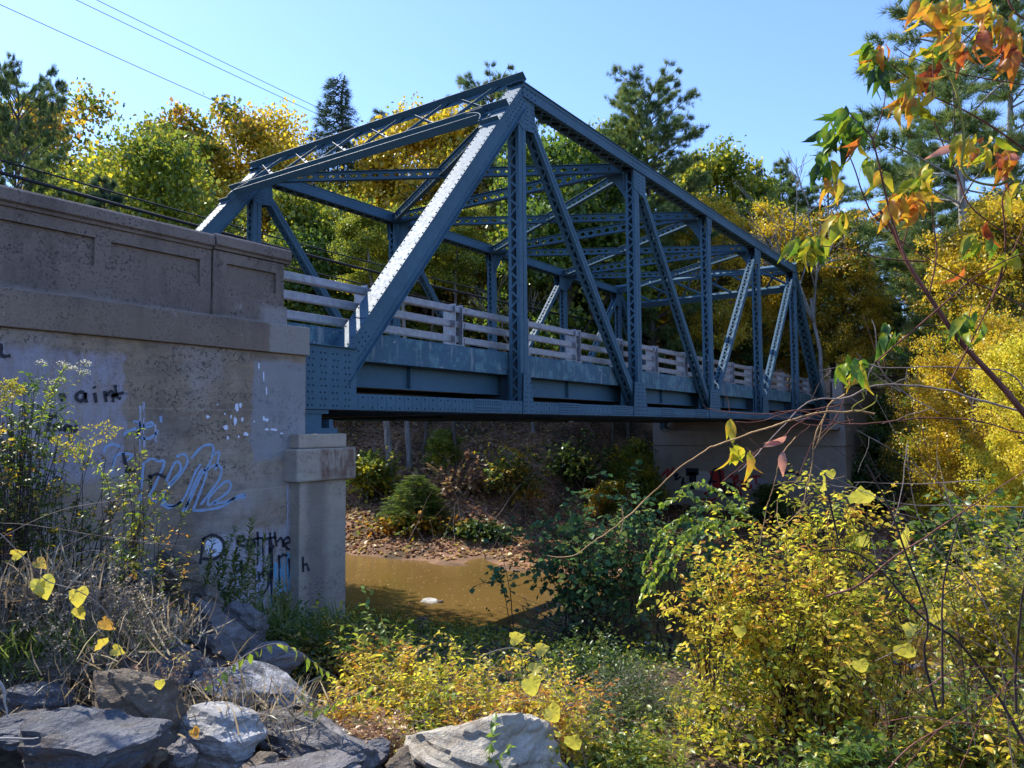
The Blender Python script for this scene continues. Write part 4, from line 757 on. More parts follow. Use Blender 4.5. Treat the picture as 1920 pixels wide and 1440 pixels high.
# the wooded hillside that reads as one mass
def woodland():
    rg = np.random.default_rng(77); src = {}
    for k in ('mapleA', 'birchA', 'oakA', 'hemA'):
        me = PR[k][0]; n = len(me.vertices); co_ = np.empty(n * 3, np.float32); me.vertices.foreach_get('co', co_); tri = np.empty(len(me.polygons) * 3, np.int32); me.polygons.foreach_get('vertices', tri); at = np.empty(n, np.float32); me.attributes['rnd'].data.foreach_get('value', at)
        kk = 18 if k == 'hemA' else 4; src[k] = (co_.reshape(-1, kk, 3), at.reshape(-1, kk), tri.reshape(-1, 3)[:kk // (3 if kk == 18 else 2)] if kk == 18 else tri.reshape(-1, 3)[:2], kk)
    out = {'a': [], 'b': []}; spots = []
    for i in range(400):
        ang = rg.uniform(R(-6), R(88)); D = rg.uniform(34, 105) if ang < R(50) else rg.uniform(38, 80); x = CAM[0] + D * math.cos(ang); y = CAM[1] + D * math.sin(ang)
        if x < 22 and y < 60 and not (y > 24 and x < 6): continue
        if -3 < y < 13.5 and x < 110: continue
        if x < 36 and ang > R(25): continue
        if R(3.5) < ang < R(11.5) and D < 82: continue
        if y < -3 and x < 34: continue
        if any((x - a) ** 2 + (y - b) ** 2 < (20 if D < 60 else 34) for a, b in spots): continue
        spots.append((x, y))
    print('woodland trees', len(spots))
    for x, y in spots:
        k = ['mapleA', 'birchA', 'oakA', 'hemA'][rg.choice(4, p=[.28, .25, .25, .22])]; co_, at, tri, kk = src[k]; n = 4600 if kk == 4 else 2600; sel = rg.choice(len(co_), n, replace=False); D = math.hypot(x - CAM[0], y - CAM[1]); ang = math.atan2(y - CAM[1], x - CAM[0])
        h = (D * .22 + rg.uniform(-3.0, 1.0) if ang > R(22) else D * .21 + rg.uniform(-3, 1)); z = gz(x, y); h = min(max(h - z, 7), 20); s = h / PR[k][2]; P = co_[sel]; c = P.mean(1, keepdims=True); P = c + (P - c) * 1.75; a = rg.uniform(0, 6.28); Rm = np.array([[math.cos(a), -math.sin(a), 0], [math.sin(a), math.cos(a), 0], [0, 0, 1]]); P = (P * s) @ Rm.T + [x, y, z - .3]
        out['b' if kk == 18 else 'a'].append((P, np.clip(at[sel] * .7 + rg.choice([.0, .15, .3, .42]), 0, 1)))
    for key, kk, ntri in (('a', 4, 2), ('b', 18, 6)):
        P = np.concatenate([p for p, _ in out[key]]); A = np.concatenate([a for _, a in out[key]]); tf = np.array(T['card'][1] if kk == 4 else T['tuft'][1]); F = (np.arange(len(P))[:, None, None] * kk + tf[None]).reshape(-1, 3)
        tag(link('woodland', raw_mesh('woodland', P.reshape(-1, 3), None, F, A.ravel()), L['wood'] if kk == 4 else L['dark']), 'autumn woods covering the hillside far behind the bridge' if kk == 4 else 'dark evergreens mixed through the autumn woods on the hillside', 'woodland', kind='stuff')
    pl = [(np.array([[x, y, gz(x, y) - .3], [x + .2, y, gz(x, y) + 5], [x + .3, y + .1, gz(x, y) + 12]]), .2, .07) for x, y in spots]
    tag(tubes('woodland_trunks', pl, M['bark']), 'trunks of the woods on the hillside behind the bridge', 'woodland', kind='stuff')
L['wood'] = leafmat('mixed_autumn_leaves', rp_(DGR, GRN, YGR, GOL, GOL, ORG))
woodland()
# fallen leaves and low growth
def scatter(n, x0, x1, y0, y1, seed, cond=None):
    rg = np.random.default_rng(seed); x = rg.uniform(x0, x1, n); y = rg.uniform(y0, y1, n); z = ground(x, y); k = (z > -6.15) & ((x > 1) | (y < -.4)); k &= cond(x, y, z) if cond else True; return rg, np.stack([x, y, z], 1)[k]
rg, P = scatter(52000, 16, 46, -9, 34, 5); n = len(P); tag(leaves('fallen_leaves', P + [0, 0, .05], rg.normal(0, 1, (n, 3)) * [1, 1, .3], rg.normal(0, .35, (n, 3)) + [0, 0, 1], rg.uniform(.10, .22, n), 'card', rg.uniform(0, 1, n), L['brown']), 'fallen brown leaves on the far bank slope', 'fallen leaves', kind='stuff')
rg, P = scatter(26000, -8.5, 9, -14, 12, 6, lambda x, y, z: z < 0); n = len(P); tag(leaves('fallen_leaves', P + [0, 0, .03], rg.normal(0, 1, (n, 3)) * [1, 1, .3], rg.normal(0, .5, (n, 3)) + [0, 0, 1], rg.uniform(.04, .08, n), 'ovate', rg.uniform(0, 1, n), L['brown']), 'fallen dry leaves between the rocks and brush on the near bank', 'fallen leaves', kind='stuff')
rg, P = scatter(42000, -4.5, 8, -12, 3, 7, lambda x, y, z: (z < -2.55) & (z > -5.2) & (x < 4.2) & (vnoise(x, y, 1.1, 9) > -.18)); n = len(P); P[:, 2] += rg.uniform(0, .55, n) ** 2; tag(leaves('ground_cover', P, rg.normal(0, 1, (n, 3)) * [1, 1, .5] + [0, 0, .2], rg.normal(0, .6, (n, 3)) + [0, 0, 1], rg.uniform(.04, .085, n), 'ovate', rg.uniform(0, .85, n), L['ygreen']), 'low leafy weeds covering the near bank slope', 'ground cover', kind='stuff')
# pebbles on the gravel bar
rg, P = scatter(5200, 4, 14, -6, 14, 8, lambda x, y, z: (z < -5.35) & (x < 13)); VV = []; FF = []
ico = [(0, 0, 1), (.9, 0, .3), (.3, .85, .3), (-.7, .5, .3), (-.7, -.5, .3), (.3, -.85, .3), (.7, .5, -.4), (-.3, .8, -.4), (-.9, 0, -.4), (-.3, -.8, -.4), (.7, -.5, -.4), (0, 0, -.8)]; icf = [(0, 1, 2), (0, 2, 3), (0, 3, 4), (0, 4, 5), (0, 5, 1), (1, 6, 2), (2, 7, 3), (3, 8, 4), (4, 9, 5), (5, 10, 1), (2, 6, 7), (3, 7, 8), (4, 8, 9), (5, 9, 10), (1, 10, 6), (11, 7, 6), (11, 8, 7), (11, 9, 8), (11, 10, 9), (11, 6, 10)]
S_ = rg.uniform(.02, .09, (len(P), 1, 1)) * rg.uniform(.6, 1.3, (len(P), 1, 3)) * [1, 1, .6]; VV = (P[:, None] + np.array(ico)[None] * S_).reshape(-1, 3); FF = (np.arange(len(P))[:, None, None] * 12 + np.array(icf)[None]).reshape(-1, 3)
m = NT('river_pebbles'); a = m.n('ShaderNodeAttribute', attribute_name='rnd'); M['pebble'] = m.done(m.bsdf(m.ramp(a.outputs['Fac'], rp_((.13, .07, .05), (.34, .22, .16), (.42, .36, .30), (.24, .16, .12))), .75))
tag(link('pebbles', raw_mesh('pebbles', VV, None, FF, np.repeat(rg.uniform(0, 1, len(P)), 12), True), M['pebble']), 'rounded tan pebbles on the gravel bar', 'pebbles', kind='stuff')
# ================================================================ ROCKS
import bmesh
def schist(name, a, b, wh=.0):
    m = NT(name); n1 = m.noise(2.2, 7, .65); ly = m.noise(1, 7, .7, vec=m.map((2, 3, 22), rot=(.3, .5, .2))); fn = m.noise(60, 4, .7); c = m.mix(m.mr(n1, .35, .65), a, b); c = m.mix(m.mr(ly, .42, .62, 0, .55), c, tuple(v * .42 for v in a)); c = m.mix(m.mr(fn, .55, .7, 0, .5), c, tuple(min(1, v * 1.6) for v in b))
    c = m.mix(m.mr(m.noise(3.1, 6, .7, vec=m.map((1, 1, 1), (4, 4, 1))), .5, .64, 0, .6), c, (.17, .125, .08)); c = m.mix(m.mr(m.noise(17, 4, .7), .62, .68, 0, .55), c, (.36, .37, .33))
    if wh: c = m.mix(m.mr(m.noise(1, 6, .7, vec=m.map((5, 5, 16), rot=(.2, .4, 0))), .6 - wh * .15, .66, 0, .9), c, (.6, .6, .6))
    return m.done(m.bsdf(c, .85, m.bump(m.math('ADD', m.math('ADD', m.math('MULTIPLY', ly, 1.6), m.math('MULTIPLY', fn, .35)), m.math('MULTIPLY', m.noise(9, 6, .7), .8)), 1.0, .045), .25))
RK = {'blue': schist('blue_grey_schist', (.095, .10, .112), (.21, .215, .225)), 'brown': schist('brown_layered_schist', (.12, .095, .07), (.30, .24, .17)), 'white': schist('pale_granite', (.34, .33, .31), (.60, .58, .54), .5), 'striped': schist('white_veined_rock', (.085, .09, .10), (.21, .22, .24), 1.0), 'cream': schist('cream_boulder', (.46, .41, .32), (.68, .61, .49)), 'grey': schist('grey_rock', (.14, .13, .125), (.30, .28, .27)), 'river': schist('pinkish_river_stone', (.22, .14, .11), (.44, .32, .25))}
def rock(label, px, py, w_, h_, D, mt, seed, tilt=0.0, deep=1.0, sub=5, group='boulders piled on the bank below the abutment', cat='rock'):
    c = at_d(px, py, D); rx = w_ / FPX * D; rz = h_ / FPX * D; rg = np.random.default_rng(seed); bm = bmesh.new(); bmesh.ops.create_icosphere(bm, subdivisions=sub, radius=1); me = bpy.data.meshes.new('rock'); bm.to_mesh(me); bm.free()
    n = len(me.vertices); V = np.empty(n * 3, np.float32); me.vertices.foreach_get('co', V); V = V.reshape(-1, 3).astype(float); d = unitv(V); N_ = unitv(rg.normal(0, 1, (13, 3))); o = rg.uniform(.62, 1.0, 13); q = (d @ N_.T) / o; r = 1 / np.maximum(q.max(1), .55)
    r = np.minimum(r, 1.25); P = d * r[:, None]
    for s, a in ((1.6, .16), (4, .07), (11, .03)):
        ph = rg.uniform(0, 50, 3); P += d * (a * (vnoise(P[:, 0] * 3 + ph[0], P[:, 2] * 3 + P[:, 1] * 2 + ph[1], 3 / s, seed) + vnoise(P[:, 1] * 3 + ph[2], P[:, 2] * 4 - P[:, 0] * 2 + ph[0], 3 / s, seed + 1)))[:, None]
    P += d * (.03 * np.sign(np.sin(P @ np.array([2, 3, 14.]) + seed)))[:, None]
    P = P * [rx, rx * deep, rz] / .98; ct, st = math.cos(tilt), math.sin(tilt); P = P @ np.array([[ct, 0, -st], [0, 1, 0], [st, 0, ct]]).T
    yaw = math.atan2(RT[1], RT[0]); cy_, sy_ = math.cos(yaw), math.sin(yaw); P = P @ np.array([[cy_, -sy_, 0], [sy_, cy_, 0], [0, 0, 1]]).T; me.vertices.foreach_set('co', P.astype(np.float32).ravel()); me.update(); o_ = link('rock', me, RK[mt], None, tuple(c)); return tag(o_, label, cat, group)
RL = [('large blue grey rock with a peaked top at the lower left corner', 160, 1418, 135, 75, 3.5, 'blue', 1, .1), ('crumbly brown layered rock sloping down behind the peaked blue grey one', 262, 1338, 98, 88, 4.2, 'brown', 2, -.6), ('smooth blue grey slab leaning behind the crumbly brown rock', 315, 1285, 84, 66, 5.0, 'blue', 3, -.5), ('long dark slab with white veins pointing right', 462, 1296, 88, 30, 5.1, 'striped', 4, -.32), ('bright white granite rock in the sun bearing a curled leaf', 398, 1402, 78, 62, 4.3, 'white', 5, -.1), ('wide flat grey rock right of the white granite one', 572, 1394, 115, 58, 4.7, 'grey', 6, -.12),
      ('rounded blue rock in the shade at the left edge', 62, 1328, 56, 36, 4.5, 'blue', 7, 0), ('flat dark rock in the lower left corner', 30, 1372, 60, 26, 3.9, 'blue', 8, 0), ('small round brown stone wedged behind the peaked rock', 135, 1362, 40, 27, 4.0, 'brown', 9, -.1), ('dark layered boulder high up against the abutment wall', 330, 1086, 52, 50, 7.6, 'brown', 10, -.2), ('dark slab leaning under the layered boulder', 402, 1196, 76, 50, 6.3, 'grey', 11, -.55), ('narrow dark slab behind the leaning slab by the wall', 458, 1178, 46, 34, 7.0, 'grey', 12, -.6), ('pale blue rock behind the twigs left of the layered boulder', 262, 1088, 34, 36, 7.2, 'blue', 13, 0), ('tilted blue slab just below the pale blue rock', 270, 1138, 42, 30, 6.6, 'blue', 14, -.6), ('knobbly little white stone in the dark gap', 332, 1168, 18, 15, 6.0, 'white', 15, 0),
      ('cream sunlit boulder at the bottom centre under yellow leaves', 925, 1412, 128, 78, 4.9, 'cream', 16, -.15), ('small bluish rock at the bottom between the flat and cream rocks', 640, 1428, 45, 30, 4.4, 'blue', 17, 0), ('flat pale rock along the bottom edge', 590, 1446, 95, 22, 4.0, 'grey', 18, 0), ('half buried brown boulder under the left brush', 120, 1255, 75, 30, 4.9, 'brown', 19, .1), ('blue slab hidden in the brush at the left edge', 60, 1150, 80, 48, 6.0, 'blue', 20, 0), ('dark rock in the shade under the wall weeds', 500, 1255, 70, 34, 6.2, 'grey', 21, 0), ('pale scree rock beside the long veined slab', 430, 1334, 34, 14, 4.9, 'white', 22, 0), ('grey rock below the crumbly one near the bottom edge', 330, 1430, 40, 34, 4.0, 'grey', 23, 0)]
for i, (lb, px, py, a, b, D, mt, sd_, tl) in enumerate(RL): rock(lb, px, py, a, b, D, mt, sd_, tl, 1.0, 5)
rs = random.Random(12)
SM = [(40, 1352, 26, 15, 4.2, 'at the far left beside the shaded blue rock'), (118, 1322, 22, 13, 4.5, 'above the small round brown stone'), (205, 1262, 30, 20, 4.9, 'uphill of the crumbly brown rock'), (352, 1250, 26, 18, 5.4, 'between the leaning dark slab and the veined slab'), (222, 1188, 34, 22, 5.6, 'below the tilted blue slab'), (300, 1205, 26, 18, 5.8, 'under the knobbly white stone'), (372, 1322, 24, 15, 4.8, 'behind the white granite rock'), (455, 1365, 26, 17, 4.5, 'touching the right side of the white granite rock'), (520, 1335, 30, 14, 5.0, 'above the wide flat grey rock'), (490, 1432, 34, 18, 4.1, 'at the bottom edge below the flat grey rock'), (285, 1418, 26, 22, 3.9, 'wedged against the peaked rock on its right'), (695, 1408, 30, 20, 4.7, 'left of the cream boulder'), (760, 1432, 34, 18, 4.6, 'at the cream boulder left foot'), (178, 1092, 30, 22, 7.0, 'high in the brush on the left'), (392, 1122, 26, 20, 7.4, 'right of the layered boulder by the wall'), (440, 1222, 24, 15, 6.2, 'right of the leaning dark slab')]
for i, (px, py, a, b, D, wh) in enumerate(SM): rock(('small angular brown slab ', 'small angular grey slab ')[i % 2] + wh, px, py, a, b, D, ('brown', 'grey', 'blue')[i % 3] if i % 2 else 'brown', 100 + i, rs.uniform(-.6, .4), 1.1, 4)
for lb, px, py, a, b, mt, sd_ in (('rounded tan stone at the water edge under the sprigs', 786, 1160, 24, 16, 'river', 41), ('flat brown stone right of the rounded one on the shore', 850, 1170, 24, 11, 'river', 42), ('pale flat stone breaking the water surface', 802, 1112, 17, 6, 'white', 43), ('small dark stone beside the pale one in the water', 826, 1114, 8, 5, 'brown', 44), ('low reddish stone on the gravel bar near the abutment', 700, 1172, 15, 8, 'river', 45)):
    D = 5.85 / ((py - 792) / FPX); o = rock(lb, px, py, a, b, D, mt, sd_, 0, 1.0, 3, 'stones along the river shore', 'stone'); o.location.z = max(-6.23, gz(o.location.x, o.location.y))
# ================================================================ WIRES, POLES, SIGN
def wire(label, a, b, sag, r, group): P = curve(np.random.default_rng(1), a, b, 40, -sag, 0); o = tubes('overhead_wire', [(P, r, r)], M['wire']); return tag(o, label, 'wire', group)
pz = 1.0
wire('lowest of the three thin wires crossing the sky at upper left', (-14, 13, 12.2), (48.5, 13, 11.3), 1.2, .013, 'thin power lines'); wire('middle of the three thin wires crossing the sky at upper left', (-14, 13, 13.1), (48.5, 13, 12.6), 1.0, .013, 'thin power lines'); wire('topmost of the three thin wires crossing the sky at upper left', (-14, 13.2, 13.6), (48.5, 13.2, 12.8), 1.0, .013, 'thin power lines')
wire('thick black cable running just above the parapet on the left', (-14, 13, 7.3), (48.5, 13, 7.0), .9, .055, 'black cables behind the bridge'); wire('thinner black cable running just over the thick one', (-14, 13.2, 7.7), (48.5, 13.1, 7.4), .9, .028, 'black cables behind the bridge'); wire('lowest black cable behind the bridge trusses', (-14, 12.9, 6.7), (48.5, 13, 6.3), .9, .028, 'black cables behind the bridge')
def pole(label, x, y, top, armz, al, ax):
    z = gz(x, y) - .2; t = thing('utility_pole', label, 'pole', (x, y, 0)); g = MB(); g.tube([(0, 0, z), (0, 0, top)], .17, .11, 10); g.build('pole', M['pole'], t); u = unit(ax)
    for k, az in enumerate(armz): g = MB(); g.beam(-u * al / 2 + [0, 0, az], u * al / 2 + [0, 0, az], (0, 0, 1), .12, np.cross(u, (0, 0, 1)), .1, 0, .14); g.build('crossarm', M['pole'], t)
    g = MB()
    for s in (-.9, -.4, .4, .9): p = u * al / 2 * s; g.cyl((p[0], p[1], armz[0] + .06), (p[0], p[1], armz[0] + .22), .04, 6)
    g.build('insulator', M['rail'], t)
pole('grey utility pole with a crossarm on the road beyond the far abutment', 67.3, -1.2, 11.3, [10.8], 2.4, (RT[0], RT[1], 0)); pole('utility pole seen through the middle of the trusses', 48.5, 13, 15.4, [14.9], 2.2, (RT[0], RT[1], 0))
t = thing('road_sign', 'small yellow and black marker sign beside the far parapet', 'road sign', tuple(at_d(1664, 735, 60))); g = MB(); g.box(-.02, .02, -.28, .28, -.35, .45); M['signy'] = plain('yellow_sign', (.65, .42, .02), .5); M['signk'] = plain('sign_black', (.02, .02, .02), .5); g.build('panel', M['signy'], t)
g = MB()
for k in range(3): z = -.25 + k * .24; g.prism([(-.024, .28, z), (-.024, .28, z + .1), (-.024, -.28, z + .24), (-.024, -.28, z + .14)], (-1, 0, 0), .004)
g.build('stripes', M['signk'], t); g = MB(); g.box(-.03, .0, -.03, .03, -2.2, -.35); g.build('post', M['pole'], t)
# ================================================================ FOREGROUND PLANTS
def mound(name, label, px, py, D, rad, mat, leaf, nst=90, sub=6, per=8, tm='ovate', rr=(.1, .95), stem='twig_dark', base=None, shell=.55, droop=.15, cat='bush', seed=1, group=None, sr=.004, extra=()):
    rg = np.random.default_rng(seed); c = np.array(at_d(px, py, D)); gb = gz(c[0], c[1]) if base is None else base; t = thing(name, label, cat, (c[0], c[1], gb), group); polys = []; pos = []; dr = []; val = []
    cs = [(c, np.array(rad), 1.0)] + [(np.array(at_d(a, b, d_)), np.array(r_), w_) for a, b, d_, r_, w_ in extra]; ws = np.array([q[2] for q in cs]); ws /= ws.sum(); basis = np.array([[RT[0], RT[1], 0], [FW[0], FW[1], 0], [0, 0, 1]]); basis = unitv(basis); org = np.array([c[0], c[1], gb])
    for i in range(nst):
        cc, rd, _ = cs[rg.choice(len(cs), p=ws)]; d = unitv(rg.normal(0, 1, 3)); tgt = cc + (d * rd * rg.uniform(shell, 1.08)) @ basis; b0 = np.array([cc[0], cc[1], 0]) + (rg.normal(0, .16, 3) * rd) @ basis * [1, 1, 0]; b0[2] = gz(b0[0], b0[1]); P = curve(rg, b0, tgt, 10, .12 * rd[2], .025); P[:, 2] += np.linspace(0, 1, 10) ** 3 * -.06 * rd[2]; polys.append((P - org, sr * rg.uniform(.8, 1.5), sr * .4)); v = rg.uniform(*rr)
        for j in range(sub):
            k = rg.uniform(.45, 1); s = P[min(9, int(k * 9.99))]; e = unitv(unitv(tgt - cc + 1e-6) * .6 + rg.normal(0, .7, 3) + [0, 0, .1]); ln = leaf * per * rg.uniform(.5, .8); Q = curve(rg, s, s + e * ln, 6, 0, .05); Q[:, 2] -= np.linspace(0, 1, 6) ** 2 * droop * ln; polys.append((Q - org, sr * .5, sr * .25))
            for l in range(per): tt = (l + .6) / per * 5; i0 = min(4, int(tt)); p = Q[i0] + (Q[i0 + 1] - Q[i0]) * (tt - i0); ax = unitv(Q[i0 + 1] - Q[i0]); sdv = unitv(np.cross(ax, [0, 0, 1.]) + 1e-6) * (1 if l % 2 else -1); pos.append(p - org); dr.append(ax * .5 + sdv * .8 + rg.normal(0, .35, 3) - [0, 0, droop * 1.5]); val.append(v + rg.normal(0, .17))
    tubes('stems', polys, M[stem], t); n = len(pos); pos = np.array(pos); leaves('leaves', pos, np.array(dr), rg.normal(0, .55, (n, 3)) + [0, 0, 1], leaf * rg.uniform(.6, 1.3, n), tm, np.array(val), L[mat], t); return t
mound('yellow_bush', 'large glowing yellow bush filling the lower right of the picture', 1490, 1130, 6.4, (1.12, .95, .98), 'bright', .058, 250, 7, 7, rr=(.02, .95), seed=3, shell=.35, extra=[(1560, 960, 6.6, (.42, .4, .42), .18), (1330, 1120, 6.2, (.35, .4, .65), .15), (1680, 1120, 6.6, (.42, .5, .75), .18), (1640, 1290, 6.0, (.5, .5, .45), .15), (1380, 1330, 5.8, (.55, .5, .25), .14)])
mound('dogwood_shrub', 'blue green round leaved shrub on the shore before the river centre', 1110, 995, 12.2, (1.6, 1.0, .5), 'teal', .11, 85, 5, 7, 'round', (.1, .9), 'twig_dark', seed=5, shell=.4, sr=.009, extra=[(1250, 965, 11.5, (.75, .7, .5), .3), (1065, 935, 12.4, (.35, .4, .42), .10), (1190, 930, 12.0, (.4, .4, .4), .10), (960, 1100, 11.8, (.5, .4, .45), .10), (1330, 1030, 11, (.45, .5, .4), .2)])
mound('shore_thicket', 'thin dark upright stems with sparse dark leaves in front of the water', 1130, 1150, 11.0, (1.6, .7, .4), 'dark', .08, 150, 1, 4, 'round', (.1, .8), 'twig_dark', seed=6, shell=.3, sr=.005)
mound('undergrowth', 'shadowy dark weeds left of the yellow bush', 1180, 1340, 6.6, (.6, .7, .38), 'dark', .05, 190, 6, 8, 'narrow', (.2, .9), 'twig_grey', seed=7, shell=.2, sr=.003)
mound('bramble', 'low tangle of yellow and tan leaves across the bottom centre', 850, 1300, 5.7, (1.15, .8, .33), 'bright', .045, 190, 6, 7, rr=(.1, 1), stem='twig_grey', seed=8, shell=.25, sr=.0035, extra=[(1040, 1330, 5.4, (.4, .5, .3), .25), (720, 1250, 6.2, (.6, .5, .25), .3), (640, 1330, 5.3, (.3, .4, .2), .12)])
mound('bramble', 'dim brown and green brush between the wall foot and the yellow bramble', 600, 1230, 7.2, (.8, .7, .28), 'olive', .05, 120, 6, 7, rr=(.1, .9), stem='twig_dark', seed=9, shell=.2)
mound('leafy_shoot', 'bright green leafy sprig rising beside the abutment corner', 700, 1160, 6.6, (.22, .2, .25), 'lime', .065, 9, 4, 6, rr=(.3, .9), stem='twig_green', seed=10, shell=.6, cat='plant')
mound('wall_weeds', 'green weeds growing at the foot of the abutment corner', 560, 1185, 8.4, (.75, .4, .28), 'green', .06, 90, 6, 7, rr=(.2, .85), stem='twig_dark', seed=11, shell=.2, cat='plant')
mound('bramble_thicket', 'dark tangled leafless bramble thicket in front of the wall on the left', 120, 960, 5.9, (1.05, .8, .85), 'olive', .035, 150, 6, 5, rr=(.1, .75), stem='twig_dark', seed=12, shell=.15, sr=.0045, extra=[(260, 1040, 5.6, (.45, .5, .4), .3), (20, 830, 5.4, (.4, .4, .5), .25)])
mound('bramble_thicket', 'pale dry twiggy brush with white seed heads below the dark thicket', 200, 1110, 5.0, (.62, .5, .3), 'straw', .02, 130, 7, 6, rr=(.3, 1), stem='twig_grey', seed=13, shell=.1, sr=.0025)
mound('leafy_vine', 'green leafed vine climbing in front of the blue graffiti', 255, 900, 5.6, (.10, .12, .34), 'green', .05, 14, 4, 5, rr=(.3, .9), stem='twig_dark', seed=14, shell=.5, cat='vine')
mound('green_bush', 'dark leafy bush at the left edge below the parapet ledge', 35, 770, 5.8, (.28, .4, .32), 'green', .045, 50, 6, 7, rr=(.1, .7), seed=15, shell=.3)
mound('bush', 'sunlit green and gold bush at the right edge behind the twigs', 1850, 1080, 7.6, (.75, .6, .7), 'ygreen', .065, 120, 6, 8, rr=(.3, 1), stem='twig_grey', seed=16, shell=.3)
mound('bush', 'mixed green bush in the lower right corner', 1840, 1360, 5.2, (.5, .5, .38), 'ygreen', .06, 80, 6, 7, rr=(.15, .9), stem='twig_red', seed=17, shell=.25)
mound('bush', 'green undergrowth at the bottom below the yellow bush', 1600, 1425, 5.0, (.5, .4, .2), 'green', .06, 50, 6, 7, rr=(.2, .9), seed=18, shell=.2)
mound('bush', 'dark laurel leaves behind the yellow bush on its right', 1800, 985, 9.5, (.8, .6, .4), 'green', .11, 60, 6, 6, 'round', (.1, .7), seed=19, shell=.3)
def px_line(pts, D, dv=0.0, n=4): P = smooth([at_d(p[0], p[1], D + dv * i) for i, p in enumerate(pts)], n); return np.array(P)
def spray(name, label, lines, D, mat, leaf, tm, rr, stem, r=.003, step=.05, seed=1, cat='plant', hang=.4, dv=.0, frac=.0, ls=1):
    rg = np.random.default_rng(seed); o = np.array(at_d(lines[0][0][0], lines[0][0][1], D)); t = thing(name, label, cat, tuple(o)); polys = []; pos = []; dr = []
    for ln in lines:
        P = px_line(ln, D + rg.uniform(-.08, .08), dv); polys.append((P - o, r * rg.uniform(.8, 1.3), r * .4)); sl_ = np.r_[0, np.cumsum(np.linalg.norm(np.diff(P, axis=0), axis=1))]; s = sl_[-1] * frac; k = 0
        while s < sl_[-1]:
            p = np.array([np.interp(s, sl_, P[:, i]) for i in range(3)]); q = np.array([np.interp(s + .01, sl_, P[:, i]) for i in range(3)]); ax = unitv(q - p + 1e-6)
            for _ in range(ls): sdv = unitv(np.cross(ax, [0, 0, 1.]) + 1e-6) * (1 if k % 2 else -1); pos.append(p - o); dr.append(ax * .4 + sdv * .6 + rg.normal(0, .4, 3) - [0, 0, hang]); k += 1
            s += step * rg.uniform(.7, 1.3)
    tubes('stem', polys, M[stem], t); n = len(pos)
    leaves('leaves', np.array(pos), np.array(dr), rg.normal(0, .6, (n, 3)) + [0, 0, .8], leaf * rg.uniform(.65, 1.25, n), tm, rg.uniform(*rr, n), L[mat], t); return t
spray('arching_vine', 'lime green leafy vine arching down left of the yellow bush', [[(1420, 975), (1360, 950), (1300, 955), (1262, 990), (1235, 1050), (1205, 1110), (1195, 1140)], [(1410, 985), (1340, 975), (1285, 1000), (1250, 1060), (1215, 1110)], [(1380, 1000), (1320, 985), (1280, 1020), (1260, 1080)], [(1390, 960), (1340, 915), (1300, 905), (1270, 925)], [(1400, 970), (1385, 925), (1360, 905)], [(1350, 960), (1290, 930), (1240, 945)], [(1340, 980), (1270, 975), (1225, 1020), (1205, 1070)]], 6.0, 'lime', .055, 'ovate', (.3, 1), 'twig_grey', .0025, .022, 3, 'vine', ls=2)
spray('leafy_shoot', 'arching shoot with hanging bright green leaves above the veined slab', [[(385, 1290), (425, 1255), (475, 1220), (520, 1207), (565, 1225), (605, 1255), (632, 1270)]], 4.6, 'lime', .07, 'ovate', (.4, 1), 'twig_grey', .003, .042, 5, hang=1.2)
spray('leafy_shoot', 'low lime green sprig over the flat grey rock', [[(700, 1290), (650, 1310), (600, 1330), (560, 1345), (545, 1355)], [(600, 1330), (575, 1310), (560, 1300)]], 4.6, 'lime', .06, 'ovate', (.3, 1), 'twig_grey', .0025, .035, 6, ls=2)
spray('leafy_shoot', 'lime sprig standing up over the cream boulder', [[(915, 1440), (922, 1390), (930, 1350)], [(930, 1430), (960, 1390)]], 4.4, 'lime', .06, 'ovate', (.1, .7), 'twig_green', .002, .03, 7, ls=2)
spray('tall_weed', 'tall thin sprig with opposite leaves left of the river stones', [[(690, 1170), (688, 1130), (682, 1095)], [(688, 1130), (700, 1105)]], 6.2, 'teal', .06, 'ovate', (.5, 1), 'twig_green', .002, .035, 8)
rg0 = np.random.default_rng(3)
spray('goldenrod_stand', 'stand of narrow leaved green stalks in front of the lower graffiti', [[(x0, 1190 + rg0.uniform(-10, 40)), (x0 + rg0.uniform(-6, 6), 1110), (x0 + rg0.uniform(0, 14), 1050 + dy), (x0 + rg0.uniform(10, 30), 1000 + dy)] for x0, dy in [(372, 50), (385, 10), (400, 30), (412, -10), (425, 40), (436, 5), (450, 20), (462, -30), (474, 10), (485, 40), (395, 60), (510, 90), (530, 110), (440, 60), (420, 80)]], 8.2, 'dark', .085, 'narrow', (.45, 1), 'twig_green', .004, .018, 9, 'weeds', hang=-.1, ls=2)
